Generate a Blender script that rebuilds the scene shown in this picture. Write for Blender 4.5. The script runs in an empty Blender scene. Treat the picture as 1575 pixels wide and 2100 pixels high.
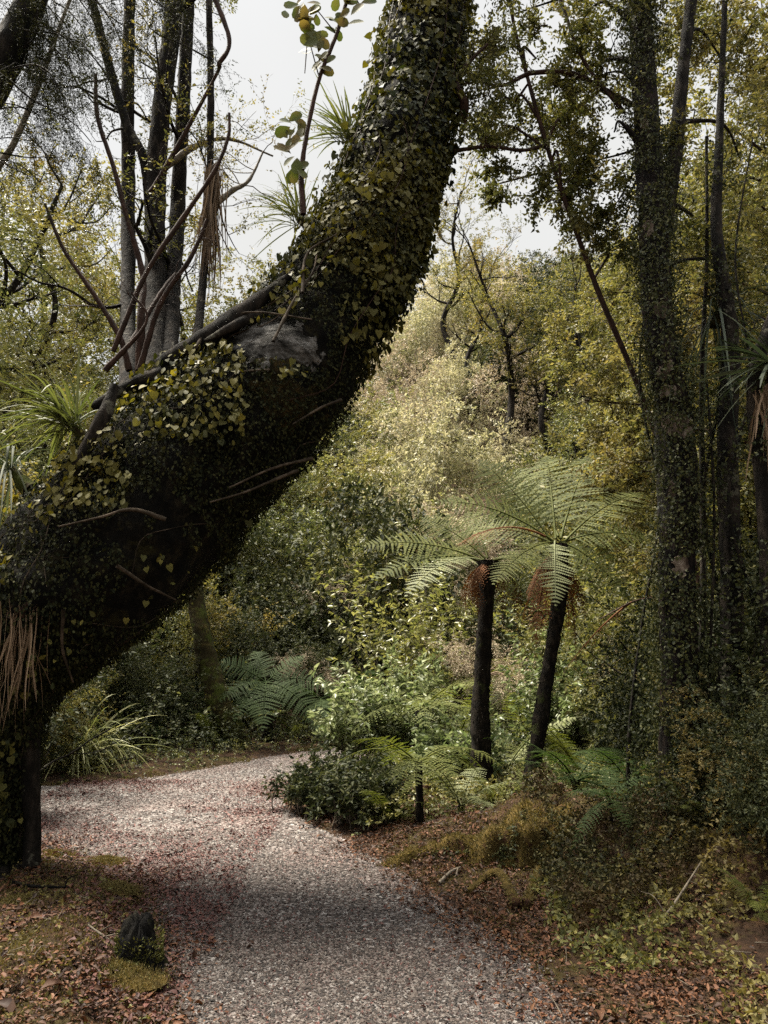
import bpy, math, random
import numpy as np
from mathutils import Vector, Matrix

# ------------------------------------------------------------------ camera, world, sun
S = bpy.context.scene
PITCH = math.radians(9.36)
CAM = np.array([0.0, 0.0, 1.6])
cam_d = bpy.data.cameras.new("camera"); cam = bpy.data.objects.new("camera", cam_d)
S.collection.objects.link(cam); S.camera = cam
cam.location = CAM; cam.rotation_euler = (math.pi/2 + PITCH, 0, 0)
cam_d.sensor_fit = 'VERTICAL'; cam_d.sensor_height = 36; cam_d.sensor_width = 27; cam_d.lens = 26
cam_d.clip_start = 0.05; cam_d.clip_end = 600

SUN_EL, SUN_AZ = math.radians(64), math.radians(-56)     # azimuth measured from +Y towards +X
W = bpy.data.worlds.new("World"); S.world = W; W.use_nodes = True
nt = W.node_tree; nt.nodes.clear()
sky = nt.nodes.new('ShaderNodeTexSky'); sky.sky_type = 'NISHITA'; sky.sun_disc = False
sky.sun_elevation = SUN_EL; sky.sun_rotation = SUN_AZ; sky.air_density = 1; sky.dust_density = 3
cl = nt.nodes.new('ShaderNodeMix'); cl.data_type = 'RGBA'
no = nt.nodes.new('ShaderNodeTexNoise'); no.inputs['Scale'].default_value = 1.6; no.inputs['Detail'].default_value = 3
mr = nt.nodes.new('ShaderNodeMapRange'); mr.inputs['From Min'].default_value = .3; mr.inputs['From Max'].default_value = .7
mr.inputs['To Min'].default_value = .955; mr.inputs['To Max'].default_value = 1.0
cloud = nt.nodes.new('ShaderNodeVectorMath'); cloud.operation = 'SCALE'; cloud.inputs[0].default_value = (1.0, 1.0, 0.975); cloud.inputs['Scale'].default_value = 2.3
bg = nt.nodes.new('ShaderNodeBackground'); bg.inputs['Strength'].default_value = 0.10
wo = nt.nodes.new('ShaderNodeOutputWorld')
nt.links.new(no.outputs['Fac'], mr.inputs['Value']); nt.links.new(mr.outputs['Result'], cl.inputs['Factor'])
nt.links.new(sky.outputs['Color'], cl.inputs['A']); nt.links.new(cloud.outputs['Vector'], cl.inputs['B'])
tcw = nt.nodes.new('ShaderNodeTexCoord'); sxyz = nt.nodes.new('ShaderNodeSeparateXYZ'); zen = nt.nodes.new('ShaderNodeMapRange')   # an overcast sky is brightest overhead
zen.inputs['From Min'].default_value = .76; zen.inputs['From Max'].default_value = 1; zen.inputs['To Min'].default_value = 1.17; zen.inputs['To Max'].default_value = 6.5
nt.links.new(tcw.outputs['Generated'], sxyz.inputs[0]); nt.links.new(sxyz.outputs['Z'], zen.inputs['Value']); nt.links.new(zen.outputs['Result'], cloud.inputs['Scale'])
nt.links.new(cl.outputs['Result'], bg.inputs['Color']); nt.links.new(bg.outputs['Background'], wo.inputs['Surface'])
W.cycles.sampling_method = 'AUTOMATIC'

sun_d = bpy.data.lights.new("sun", 'SUN'); sun_d.energy = 3.2; sun_d.angle = math.radians(22); sun_d.color = (1, .93, .80)
sun = bpy.data.objects.new("sun", sun_d); S.collection.objects.link(sun)
sd = Vector((math.sin(SUN_AZ)*math.cos(SUN_EL), math.cos(SUN_AZ)*math.cos(SUN_EL), math.sin(SUN_EL)))
sun.rotation_euler = sd.to_track_quat('Z', 'Y').to_euler()
S.view_settings.view_transform = 'Standard'; S.view_settings.look = 'None'
S.view_settings.exposure = 2.85; S.view_settings.gamma = 1
S.cycles.max_bounces = 5; S.cycles.diffuse_bounces = 1; S.cycles.glossy_bounces = 2
S.cycles.transmission_bounces = 4; S.cycles.transparent_max_bounces = 4
S.cycles.use_denoising = False
S.cycles.sample_clamp_indirect = 4

# ------------------------------------------------------------------ helpers
COSP, SINP = math.cos(PITCH), math.sin(PITCH)
def ray(px, py):
    a = (px-787.5)/1517.; b = (1050-py)/1517.
    return np.array([a, COSP - b*SINP, b*COSP + SINP])
def P(px, py, Y):
    d = ray(px, py); return CAM + d*(Y/d[1])
def G(px, py, z=0.0):
    d = ray(px, py); return CAM + d*((z-CAM[2])/d[2])
def PX(Y): return Y/1517.           # metres per photo pixel at depth Y

def nrmz(v): return v/np.maximum(np.linalg.norm(v, axis=-1, keepdims=True), 1e-9)
def noise3(p, f=1.0, seed=0):
    p = np.asarray(p)*f; r = np.random.default_rng(seed+991); o = np.zeros(p.shape[:-1])
    for k in range(7):
        w = r.normal(size=3)*(1+0.35*k); w2 = r.normal(size=3)*(1+.35*k); ph = r.uniform(0, 6.28, 2)
        o += np.sin(p@w+ph[0]+1.3*np.sin(p@w2+ph[1]))/(1+0.25*k)
    return o/3.2

class MB:
    def __init__(s): s.v = []; s.f = []; s.n = 0
    def add(s, v, f):
        v = np.asarray(v, float).reshape(-1, 3); f = np.asarray(f, np.int64)
        s.v.append(v); s.f.append(f+s.n); s.n += len(v)
    def build(s, name, mat, parent=None, smooth=False):
        if not s.v: return None
        v = np.concatenate(s.v)
        if parent is not None: v = v - np.array(parent.location)
        me = bpy.data.meshes.new(name)
        nf = sum(len(f) for f in s.f)
        tot = np.concatenate([np.full(len(f), f.shape[1], np.int32) for f in s.f])
        idx = np.concatenate([f.reshape(-1) for f in s.f]).astype(np.int32)
        me.vertices.add(len(v)); me.vertices.foreach_set('co', v.astype(np.float32).reshape(-1))
        me.loops.add(len(idx)); me.loops.foreach_set('vertex_index', idx)
        me.polygons.add(nf)
        me.polygons.foreach_set('loop_start', np.concatenate([[0], np.cumsum(tot)[:-1]]).astype(np.int32))
        me.polygons.foreach_set('loop_total', tot)
        me.update(calc_edges=True)
        me.materials.append(mat)
        if smooth: me.polygons.foreach_set('use_smooth', np.ones(nf, bool))
        o = bpy.data.objects.new(name, me); S.collection.objects.link(o)
        if parent is not None: o.parent = parent
        return o

def tag(o, label=None, cat=None, group=None, kind=None):
    if label: o['label'] = label
    if cat: o['category'] = cat
    if group: o['group'] = group
    if kind: o['kind'] = kind
    return o
def thing(name, label, cat, loc=(0, 0, 0), group=None):
    o = bpy.data.objects.new(name, None); S.collection.objects.link(o)
    o.empty_display_size = .2; o.location = tuple(float(c) for c in loc)
    return tag(o, label, cat, group)
def dup(root, loc, rz=0, sc=1.0, label=None, group=None, tilt=(0, 0)):
    kids = list(root.children)
    r = root.copy(); S.collection.objects.link(r)
    r.location = tuple(float(c) for c in loc); r.rotation_euler = (tilt[0], tilt[1], rz)
    r.scale = (sc, sc, sc) if not hasattr(sc, '__len__') else sc
    if label: r['label'] = label
    if group: r['group'] = group
    for ch in kids:
        c = ch.copy(); S.collection.objects.link(c); c.parent = r
        for g in ch.children:
            d = g.copy(); S.collection.objects.link(d); d.parent = c
    return r

def catmull(pts, n):
    p = np.asarray(pts, float); 
    if len(p) == 2: return p[0]+(p[1]-p[0])*np.linspace(0, 1, n)[:, None]
    q = np.concatenate([[2*p[0]-p[1]], p, [2*p[-1]-p[-2]]])
    t = np.linspace(0, len(p)-1-1e-6, n); i = t.astype(int); u = (t-i)[:, None]
    a, b, c, d = q[i], q[i+1], q[i+2], q[i+3]
    return .5*(2*b+(c-a)*u+(2*a-5*b+4*c-d)*u*u+(3*b-a-3*c+d)*u**3)
def frames(c):
    t = nrmz(np.gradient(c, axis=0))
    ref = np.array([0.13, 1.0, 0.07]); 
    if abs(nrmz(c[-1]-c[0])@nrmz(ref)) > .9: ref = np.array([1., .1, .2])
    s = nrmz(np.cross(t, ref)); b = np.cross(s, t)
    return t, s, b
def tube(mb, pts, rad, sides=8, n=None, rough=0.0, seed=0, freq=6, flute=0.0, cap=True):
    n = n or max(4, 4*len(pts))
    pr = catmull(np.c_[np.asarray(pts, float), np.asarray(rad, float)], n)
    c, r = pr[:, :3], np.maximum(pr[:, 3], .0008)
    t, s, b = frames(c)
    a = np.linspace(0, 2*np.pi, sides, endpoint=False)
    d = s[:, None]*np.cos(a)[None, :, None]+b[:, None]*np.sin(a)[None, :, None]
    v = c[:, None]+d*r[:, None, None]
    if rough:
        k = 1+rough*noise3(v, freq, seed)+rough*.5*noise3(v, freq*3.1, seed+5)
        if flute: k = k + flute*np.sin(a*5+seed)[None]*np.linspace(1, .2, n)[:, None]
        v = c[:, None]+d*(r[:, None]*k)[..., None]
    i = np.arange(n-1)[:, None]*sides; j = np.arange(sides)[None]; j2 = (j+1) % sides
    f = np.stack([i+j, i+j2, i+sides+j2, i+sides+j], -1).reshape(-1, 4)
    mb.add(v, f); mb.last = v
    if cap and sides > 3:
        mb.add(v[-1], [list(range(sides))] if sides == 4 else [[0, k, k+1] for k in range(1, sides-1)])
    return c, r
def tube_samples(c, r, n, rng, a0=0, a1=2*np.pi, t0=0, t1=1):
    t, s, b = frames(c)
    w = np.maximum(r[:-1], .01)*np.linalg.norm(np.diff(c, axis=0), axis=1)
    lo, hi = int(t0*(len(c)-1)), max(int(t1*(len(c)-1)), int(t0*(len(c)-1))+1)
    m = np.zeros(len(w)); m[lo:hi] = w[lo:hi]; m /= m.sum()
    i = rng.choice(len(w), n, p=m); u = rng.random(n)[:, None]; a = rng.uniform(a0, a1, n)[:, None]
    cc = c[i]*(1-u)+c[i+1]*u; rr = (r[i]*(1-u[:, 0])+r[i+1]*u[:, 0])[:, None]
    d = s[i]*np.cos(a)+b[i]*np.sin(a)
    return cc+d*rr, d, t[i]

def grid_samples(v, n, rng, t0=0, t1=1):
    """points, outward directions and axis directions on the real (roughened) skin of a tube"""
    m, k = v.shape[:2]; c = v.mean(1); i = rng.integers(int(t0*(m-1)), int(t1*(m-1)), 3*n); w = np.linalg.norm(v[i, 0]-c[i], axis=1)
    i = i[rng.random(len(i)) < w/w.max()][:n]; n = len(i); j = rng.integers(0, k, n); a = rng.random((n, 1)); b = rng.random((n, 1)); j2 = (j+1) % k
    p = (v[i, j]*(1-a)+v[i+1, j]*a)*(1-b)+(v[i, j2]*(1-a)+v[i+1, j2]*a)*b
    e1 = v[i+1, j]-v[i, j]; d = nrmz(np.cross(v[i, j2]-v[i, j], e1)); d = np.where(((p-c[i])*d).sum(1, keepdims=True) < 0, -d, d)
    return p, nrmz(d+.4*nrmz(p-c[i])), nrmz(e1)

def skin_patch(v, c, rad, name, mat, parent, seed=0, off=.006, wob=.55, freq=8, label=None):
    """a thin flake of bark or bare wood lying on the skin of a trunk, with a ragged edge"""
    d = np.linalg.norm((v-c)/np.asarray(rad), axis=-1); rows = np.where((d < 2.5).any(1))[0]
    if not len(rows): return
    g = v[max(rows[0]-1, 0):rows[-1]+2]; g = np.concatenate([g, g[:, :1]], 1); K = 6
    a = np.linspace(0, len(g)-1-1e-6, (len(g)-1)*K+1); i = a.astype(int); u = (a-i)[:, None, None]; g = g[i]*(1-u)+g[i+1]*u
    a = np.linspace(0, g.shape[1]-1-1e-6, (g.shape[1]-1)*K+1); i = a.astype(int); u = (a-i)[None, :, None]; g = g[:, i]*(1-u)+g[:, i+1]*u
    m = 1-np.linalg.norm((g-c)/np.asarray(rad), axis=-1)+wob*noise3(g, freq, seed)+.2*noise3(g, freq*4, seed+1)
    cen = g.mean(1, keepdims=True); g = g+nrmz(g-cen)*(off*np.clip(m*6, -1, 1)[..., None]+.004*noise3(g, 30, seed)[..., None])
    ny, nx = m.shape; k = np.arange(ny-1)[:, None]*nx+np.arange(nx-1)[None]; k = k[(m > 0)[:-1, :-1]]
    if not len(k): return
    used, inv = np.unique(np.stack([k, k+1, k+nx+1, k+nx], -1), return_inverse=True)
    mb = MB(); mb.add(g.reshape(-1, 3)[used], inv.reshape(-1, 4)); o = mb.build(name, mat, parent, smooth=True)
    if label: o['label'] = label
    return o

RH = (np.array([(0, 0, 0), (-.5, .42, .10), (0, 1, -.05), (.5, .42, .10)]), np.array([[0, 2, 1], [0, 3, 2]]))
OVAL = (np.array([(0, 0, 0), (-.22, .22, .03), (-.42, .52, .06), (-.40, .82, .03), (-.16, 1.02, -.03), (.16, 1.02, -.03), (.40, .82, .03), (.42, .52, .06), (.22, .22, .03), (0, .55, -.02)]),
        np.array([[k, 9, (k+1) % 9] for k in range(9)]))
LANCE = (np.array([(0, 0, 0), (-.5, .35, .08), (-.3, .75, .03), (0, 1, -.10), (.3, .75, .03), (.5, .35, .08), (0, .5, 0)]),
         np.array([[0, 6, 1], [1, 6, 2], [2, 6, 3], [3, 6, 4], [4, 6, 5], [5, 6, 0]]))
HEART = (np.array([(0, 0, 0), (-.30, -.14, .05), (-.52, .18, .08), (-.36, .58, .04), (0, 1, -.10), (.36, .58, .04), (.52, .18, .08), (.30, -.14, .05), (0, .4, 0)]),
         np.array([[0, 8, 1], [1, 8, 2], [2, 8, 3], [3, 8, 4], [4, 8, 5], [5, 8, 6], [6, 8, 7], [7, 8, 0]]))
def leaves(mb, pos, nrm, tip, L, shape=RH, wr=.5):
    pos = np.asarray(pos); N = len(pos)
    if N == 0: return
    L = np.broadcast_to(np.asarray(L, float), (N,)); wr = np.broadcast_to(np.asarray(wr, float), (N,))
    d = nrmz(tip); s = nrmz(np.cross(d, nrm)); n = np.cross(s, d)
    T, F = shape; k = len(T)
    V = pos[:, None]+L[:, None, None]*(T[None, :, :1]*wr[:, None, None]*s[:, None]+T[None, :, 1:2]*d[:, None]+T[None, :, 2:]*n[:, None])
    f = (np.arange(N)[:, None, None]*k+F[None]).reshape(-1, 3)
    mb.add(V, f)
def sprays(mb, pos, dr, rng, per=7, sl=.18, L=.05, shape=RH, wr=.5, droop=.2, flat=.5):
    """sprays of leaves: each anchor is a short twig carrying leaves on both sides"""
    n = len(pos); 
    if n == 0: return
    dr = nrmz(dr+rng.normal(size=(n, 3))*.35)
    side = nrmz(np.cross(dr, rng.normal(size=(n, 3))+np.array([0, 0, 2.0])))
    up = np.cross(side, dr)
    t = (np.arange(per)+rng.uniform(0, .8, (n, per)))/per
    sg = np.where(np.arange(per) % 2 == 0, 1., -1.)[None, :, None]
    sl_ = sl*rng.uniform(.6, 1.3, (n, 1))
    p = pos[:, None]+dr[:, None]*(t*sl_)[..., None]; p = p+np.array([0, 0, -1])*(droop*sl*t**2)[..., None]
    tip = dr[:, None]*(.35+.6*t[..., None])+side[:, None]*sg+rng.normal(size=(n, per, 3))*.35+np.array([0, 0, -droop])
    nn = up[:, None]*flat+rng.normal(size=(n, per, 3))*(.55)
    LL = L*rng.uniform(.6, 1.35, (n, per))
    leaves(mb, p.reshape(-1, 3), nn.reshape(-1, 3), tip.reshape(-1, 3), LL.reshape(-1), shape, wr)
def in_blob(n, c, r, rng, shell=.45, gap=None, gf=1.6, seed=0):
    d = nrmz(rng.normal(size=(int(n), 3))); rr = (shell+(1-shell)*rng.random(int(n))**.6)
    rr = rr*(1+.18*noise3(d, 2.3, seed))
    p = np.asarray(c)+d*np.asarray(r)*rr[:, None]
    if gap is not None:
        k = noise3(p, gf, seed+3) > gap; p = p[k]; d = d[k]
    return p, d
def clump_points(n, c, R, nsub, rng, squash=.8, seed=0, gap=-.5, bottom=-.75):
    """points on many sub-clumps spread over a crown: uneven outline, holes, lit tops and dark hollows"""
    P_, D_ = [], []
    R = np.broadcast_to(np.asarray(R, float), (3,))
    for k in range(nsub):
        d = nrmz(rng.normal(size=3)); d[2] = max(d[2], bottom); q = rng.uniform(.35, .92)
        cc = np.asarray(c)+d*R*q; rs = R*rng.uniform(.2, .42)*np.array([1, 1, squash])
        p, dd = in_blob(n//nsub, cc, rs, rng, .5, gap, 2.2/R.mean(), seed+k)
        P_.append(p); D_.append(nrmz(dd+.35*d))
    return np.concatenate(P_), np.concatenate(D_)
def branchy(w, anchors, start, d, L, r, depth, rng, up=.15, spread=.7, kids=4, seg=6, crook=.22, sides=5, every=1):
    d = nrmz(np.asarray(d, float)); pts = [np.asarray(start, float)]
    for i in range(seg):
        d = nrmz(d+rng.normal(size=3)*crook+np.array([0, 0, up*.3])); pts.append(pts[-1]+d*L/seg)
    pts = np.array(pts); rad = np.linspace(r, r*.35, len(pts))
    tube(w, pts, rad, sides=max(3, sides), n=seg*2, cap=False)
    if depth <= 1:
        for i in range(1, len(pts), every): anchors.append((pts[i], nrmz(pts[i]-pts[i-1])))
    if depth > 0:
        for k in range(kids):
            i = rng.integers(max(1, seg//3), seg+1); dd = nrmz(pts[i]-pts[i-1])
            nd = nrmz(dd+rng.normal(size=3)*spread+np.array([0, 0, up]))
            branchy(w, anchors, pts[i], nd, L*rng.uniform(.45, .7), rad[i]*.6, depth-1, rng, up, spread, kids, max(3, seg-1), crook, sides-1, every)
def anc(a): return np.array([x[0] for x in a]), np.array([x[1] for x in a])
def blades(mb, base, dr, L, width, droop, rng, seg=6, wave=.0):
    n = len(base); dr = nrmz(dr); L = np.broadcast_to(L, (n,)); droop = np.broadcast_to(droop, (n,))
    s = nrmz(np.cross(dr, np.array([0, 0, 1.])+rng.normal(size=(n, 3))*.35))
    t = np.linspace(0, 1, seg+1)[None, :, None]
    c = base[:, None]+dr[:, None]*L[:, None, None]*t+np.array([0, 0, -1.])*(droop*L)[:, None, None]*t**2.2
    if wave: c = c + s[:, None]*wave*np.sin(t*5+rng.uniform(0, 6, (n, 1, 1)))*L[:, None, None]
    wv = width*np.sin(np.pi*(t*.86+.12))**.7
    wv = wv*rng.uniform(.7, 1.2, (n, 1, 1)); up = np.cross(s, dr)[:, None]
    v = np.stack([c-s[:, None]*wv+up*wv*.3, c, c+s[:, None]*wv+up*wv*.3], 2).reshape(n, -1, 3)
    i = np.arange(seg)*3
    f = np.concatenate([np.stack([i, i+1, i+4, i+3], -1), np.stack([i+1, i+2, i+5, i+4], -1)])
    mb.add(v, (np.arange(n)[:, None, None]*(3*(seg+1))+f[None]).reshape(-1, 4))

def frond(mb, base, tip, arch, width, rng, npin=34, npl=9, droop=.12, stem=.14, fold=.0, curl=None):
    """a bipinnate fern frond: midrib, paired pinnae, each pinna set with pinnules"""
    base = np.asarray(base, float); tip = np.asarray(tip, float); L = np.linalg.norm(tip-base)
    mid = (base+tip)/2+np.array([0, 0, arch*L]) if np.isscalar(arch) else (base+tip)/2+np.asarray(arch)*L
    t = np.linspace(0, 1, 60)[:, None]; c = (1-t)**2*base+2*t*(1-t)*mid+t*t*tip
    tg = nrmz(np.gradient(c, axis=0))
    sd = nrmz(np.cross(tg, np.array([0, 0, 1.])+rng.normal(size=3)*.12)); sd = np.where((sd@sd[0] < 0)[:, None], -sd, sd)
    if curl is not None: sd = nrmz(np.asarray(curl, float)-tg*(tg@np.asarray(curl, float))[:, None])
    up = np.cross(sd, tg); up = np.where(up[:, 2:] < 0, -up, up)
    tube(mb, c[::6], np.linspace(.011, .002, 10)*L**.5, sides=4, n=20, cap=False)
    u = np.linspace(stem, .995, npin); i = np.minimum((u*59).astype(int), 59)
    w = width*np.sin(np.pi*np.clip((u-stem)/(1-stem)*.80+.19, 0, 1))**.85
    w = w*rng.uniform(.86, 1.08, npin)*np.where(rng.random(npin) < .035, .3, 1)
    s = (np.arange(npl)+.6)/npl
    for sg in (-1, 1):
        pdir = nrmz(sd[i]*sg+tg[i]*.28-up[i]*fold+rng.normal(size=(npin, 3))*.075)
        pc = c[i][:, None]+pdir[:, None]*(w[:, None]*s[None])[..., None]-np.array([0, 0, 1.])*(droop*w[:, None]*s[None]**2)[..., None]
        pt = nrmz(pdir)                                 # along the pinna
        pn = np.cross(pt, tg[i]); pn = nrmz(pn)
        ps = nrmz(np.cross(pn, pt))
        gap = L*(1-stem)/npin
        pl = gap*.38*np.maximum(1-s**2*.8, .15)[None]*np.ones((npin, 1))
        dv = w[:, None]/npl
        for q in (-1, 1):
            a = pc; tipv = ps[:, None]*q*pl[..., None]+pt[:, None]*(dv*.5)[..., None]
            h = pt[:, None]*(dv*.53)[..., None]
            V = np.stack([a-h, a+h, a+tipv+h*.3, a+tipv-h*.5], 2).reshape(-1, 3)
            mb.add(V, np.arange(len(V)).reshape(-1, 4))

# ------------------------------------------------------------------ materials
def ramp(nt, stops):
    r = nt.nodes.new('ShaderNodeValToRGB'); e = r.color_ramp.elements
    while len(e) < len(stops): e.new(.5)
    for k, (p, c) in enumerate(stops): e[k].position = p; e[k].color = (*c, 1)
    return r
def leaf_mat(name, cols, trans=.28, rough=.5, patch=None, spec=.35):
    """leaf colour differs from leaf to leaf; patch = (colour, scale, amount) for areas of older or drier growth"""
    m = bpy.data.materials.new(name); m.use_nodes = True; nt = m.node_tree; nt.nodes.clear()
    g = nt.nodes.new('ShaderNodeNewGeometry'); oi = nt.nodes.new('ShaderNodeObjectInfo')
    r = ramp(nt, [(i/(len(cols)-1), c) for i, c in enumerate(cols)])
    mul = nt.nodes.new('ShaderNodeMath'); mul.operation = 'MULTIPLY_ADD'; mul.inputs[1].default_value = .72
    m2 = nt.nodes.new('ShaderNodeMath'); m2.operation = 'MULTIPLY'; m2.inputs[1].default_value = .28
    nt.links.new(oi.outputs['Random'], m2.inputs[0]); nt.links.new(g.outputs['Random Per Island'], mul.inputs[0]); nt.links.new(m2.outputs[0], mul.inputs[2])
    nt.links.new(mul.outputs[0], r.inputs['Fac']); col = r.outputs['Color']
    if patch:
        n = nt.nodes.new('ShaderNodeTexNoise'); n.inputs['Scale'].default_value = patch[1]; n.inputs['Detail'].default_value = 2
        nt.links.new(g.outputs['Position'], n.inputs['Vector'])
        mp = nt.nodes.new('ShaderNodeMapRange'); mp.inputs['From Min'].default_value = .48; mp.inputs['From Max'].default_value = .66; mp.inputs['To Max'].default_value = patch[2]
        nt.links.new(n.outputs['Fac'], mp.inputs['Value'])
        mx = nt.nodes.new('ShaderNodeMix'); mx.data_type = 'RGBA'; mx.inputs['B'].default_value = (*patch[0], 1)
        nt.links.new(mp.outputs['Result'], mx.inputs['Factor']); nt.links.new(col, mx.inputs['A']); col = mx.outputs['Result']
    p = nt.nodes.new('ShaderNodeBsdfPrincipled'); p.inputs['Roughness'].default_value = rough; p.inputs['Specular IOR Level'].default_value = spec
    nt.links.new(col, p.inputs['Base Color']); out = nt.nodes.new('ShaderNodeOutputMaterial')
    if trans:
        t = nt.nodes.new('ShaderNodeBsdfTranslucent'); ms = nt.nodes.new('ShaderNodeMixShader'); ms.inputs['Fac'].default_value = trans
        hs = nt.nodes.new('ShaderNodeHueSaturation'); hs.inputs['Saturation'].default_value = 1.15; hs.inputs['Value'].default_value = 1.5
        nt.links.new(col, hs.inputs['Color']); nt.links.new(hs.outputs['Color'], t.inputs['Color'])
        nt.links.new(p.outputs[0], ms.inputs[1]); nt.links.new(t.outputs[0], ms.inputs[2]); nt.links.new(ms.outputs[0], out.inputs['Surface'])
    else: nt.links.new(p.outputs[0], out.inputs['Surface'])
    return m
def surf_mat(name, stops, scale=6, detail=6, bump=.5, bscale=30, rough=.85, stretch=(1, 1, 1), patch=None, dist=.02):
    """noise coloured surface with bump; patch = (colour, scale, lo, hi) for lichen, moss or bare spots"""
    m = bpy.data.materials.new(name); m.use_nodes = True; nt = m.node_tree
    p = nt.nodes['Principled BSDF']; p.inputs['Roughness'].default_value = rough; p.inputs['Specular IOR Level'].default_value = .25
    g = nt.nodes.new('ShaderNodeNewGeometry'); mp = nt.nodes.new('ShaderNodeMapping'); mp.inputs['Scale'].default_value = stretch
    nt.links.new(g.outputs['Position'], mp.inputs['Vector'])
    n = nt.nodes.new('ShaderNodeTexNoise'); n.inputs['Scale'].default_value = scale; n.inputs['Detail'].default_value = detail; n.inputs['Roughness'].default_value = .65
    nt.links.new(mp.outputs[0], n.inputs['Vector']); r = ramp(nt, stops); nt.links.new(n.outputs['Fac'], r.inputs['Fac']); col = r.outputs['Color']
    if patch:
        n2 = nt.nodes.new('ShaderNodeTexNoise'); n2.inputs['Scale'].default_value = patch[1]; n2.inputs['Detail'].default_value = 5; n2.inputs['Roughness'].default_value = .7
        nt.links.new(g.outputs['Position'], n2.inputs['Vector'])
        q = nt.nodes.new('ShaderNodeMapRange'); q.inputs['From Min'].default_value = patch[2]; q.inputs['From Max'].default_value = patch[3]; nt.links.new(n2.outputs['Fac'], q.inputs['Value'])
        mx = nt.nodes.new('ShaderNodeMix'); mx.data_type = 'RGBA'; mx.inputs['B'].default_value = (*patch[0], 1)
        nt.links.new(q.outputs['Result'], mx.inputs['Factor']); nt.links.new(col, mx.inputs['A']); col = mx.outputs['Result']
    nt.links.new(col, p.inputs['Base Color']); p.inputs['Specular IOR Level'].default_value = .12
    b = nt.nodes.new('ShaderNodeBump'); b.inputs['Strength'].default_value = bump; b.inputs['Distance'].default_value = dist
    n3 = nt.nodes.new('ShaderNodeTexNoise'); n3.inputs['Scale'].default_value = bscale; n3.inputs['Detail'].default_value = 8; n3.inputs['Roughness'].default_value = .7
    nt.links.new(mp.outputs[0], n3.inputs['Vector']); nt.links.new(n3.outputs['Fac'], b.inputs['Height']); nt.links.new(b.outputs[0], p.inputs['Normal'])
    return m
M = {}
M['ivy'] = leaf_mat('ivy_leaf', [(.008, .012, .004), (.020, .024, .006), (.045, .045, .010), (.09, .08, .016), (.17, .14, .03)], .22, .7, ((.12, .10, .02), .9, .6), .2)
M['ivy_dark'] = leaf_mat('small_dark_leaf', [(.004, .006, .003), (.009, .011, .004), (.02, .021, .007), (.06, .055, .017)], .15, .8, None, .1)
M['olive'] = leaf_mat('olive_leaf', [(.03, .037, .012), (.065, .068, .022), (.12, .112, .034), (.22, .185, .06)], .32, .6, ((.16, .10, .04), .7, .4), .2)
M['gold'] = leaf_mat('golden_leaf', [(.028, .034, .012), (.064, .067, .022), (.115, .110, .036), (.21, .18, .065)], .34, .6, ((.12, .085, .035), .6, .4), .2)
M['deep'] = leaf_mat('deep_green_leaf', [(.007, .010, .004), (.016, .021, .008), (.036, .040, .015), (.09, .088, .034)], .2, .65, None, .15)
M['bank'] = leaf_mat('bank_leaf', [(.006, .007, .003), (.014, .015, .006), (.034, .033, .012), (.10, .085, .03)], .18, .7, ((.05, .025, .012), 3, .6), .12)
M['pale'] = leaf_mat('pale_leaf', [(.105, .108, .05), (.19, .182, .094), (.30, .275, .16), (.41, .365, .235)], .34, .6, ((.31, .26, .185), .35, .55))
M['midgreen'] = leaf_mat('mid_green_leaf', [(.04, .055, .02), (.085, .095, .032), (.15, .155, .055), (.26, .24, .09)], .28, .5, ((.20, .15, .05), .4, .5))
M['wisp'] = leaf_mat('dry_wispy_leaf', [(.17, .13, .085), (.27, .215, .145), (.36, .30, .21), (.28, .27, .14)], .2, .7)
M['fern'] = leaf_mat('fern_leaf', [(.028, .038, .009), (.05, .060, .014), (.08, .087, .021), (.12, .122, .033)], .34, .7, None, .12)
M['fern_pale'] = leaf_mat('fern_silver', [(.065, .075, .032), (.105, .115, .052), (.16, .165, .08)], .25, .65, None, .15)
M['fern_dark'] = leaf_mat('fern_deep', [(.015, .027, .008), (.025, .040, .011), (.040, .058, .016)], .3, .7, None, .1)
M['fern_dead'] = leaf_mat('fern_dead_brown', [(.035, .015, .007), (.075, .030, .012), (.13, .058, .024)], .15, .85, None, .1)
M['grass'] = leaf_mat('tussock_blade', [(.10, .12, .035), (.19, .20, .07), (.30, .29, .12), (.42, .38, .18)], .35, .5)
M['grass_dark'] = leaf_mat('dark_strap_blade', [(.014, .022, .011), (.03, .04, .018), (.06, .068, .032)], .2, .65, None, .2)
M['grass_up'] = leaf_mat('perched_blade', [(.05, .062, .018), (.09, .10, .03), (.15, .145, .05)], .3, .6, None, .2)
M['broad'] = leaf_mat('broad_leaf', [(.04, .055, .014), (.07, .082, .02), (.11, .10, .03)], .3, .6, ((.14, .085, .03), 5, .6), .2)
M['dead_strand'] = leaf_mat('dead_strand', [(.07, .045, .025), (.14, .09, .05), (.22, .15, .09)], .1, .8)
M['litter'] = leaf_mat('fallen_leaf', [(.008, .005, .004), (.024, .011, .006), (.055, .024, .011), (.10, .040, .017), (.17, .10, .055)], .06, .65, None, .2)
M['litter_red'] = leaf_mat('fallen_red_leaf', [(.022, .011, .009), (.05, .020, .016), (.10, .035, .026), (.09, .055, .042)], .08, .7)
M['moss_leaf'] = leaf_mat('moss_tuft', [(.04, .033, .011), (.085, .066, .02), (.15, .11, .036), (.08, .085, .026)], .2, .9)
M['bark_dark'] = surf_mat('dark_bark', [(.35, (.003, .003, .002)), (.5, (.010, .008, .006)), (.65, (.035, .027, .02))], 10, 10, 1, 24, .9, (1, 1, .4), ((.08, .075, .055), 5, .60, .64), .04)
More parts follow.
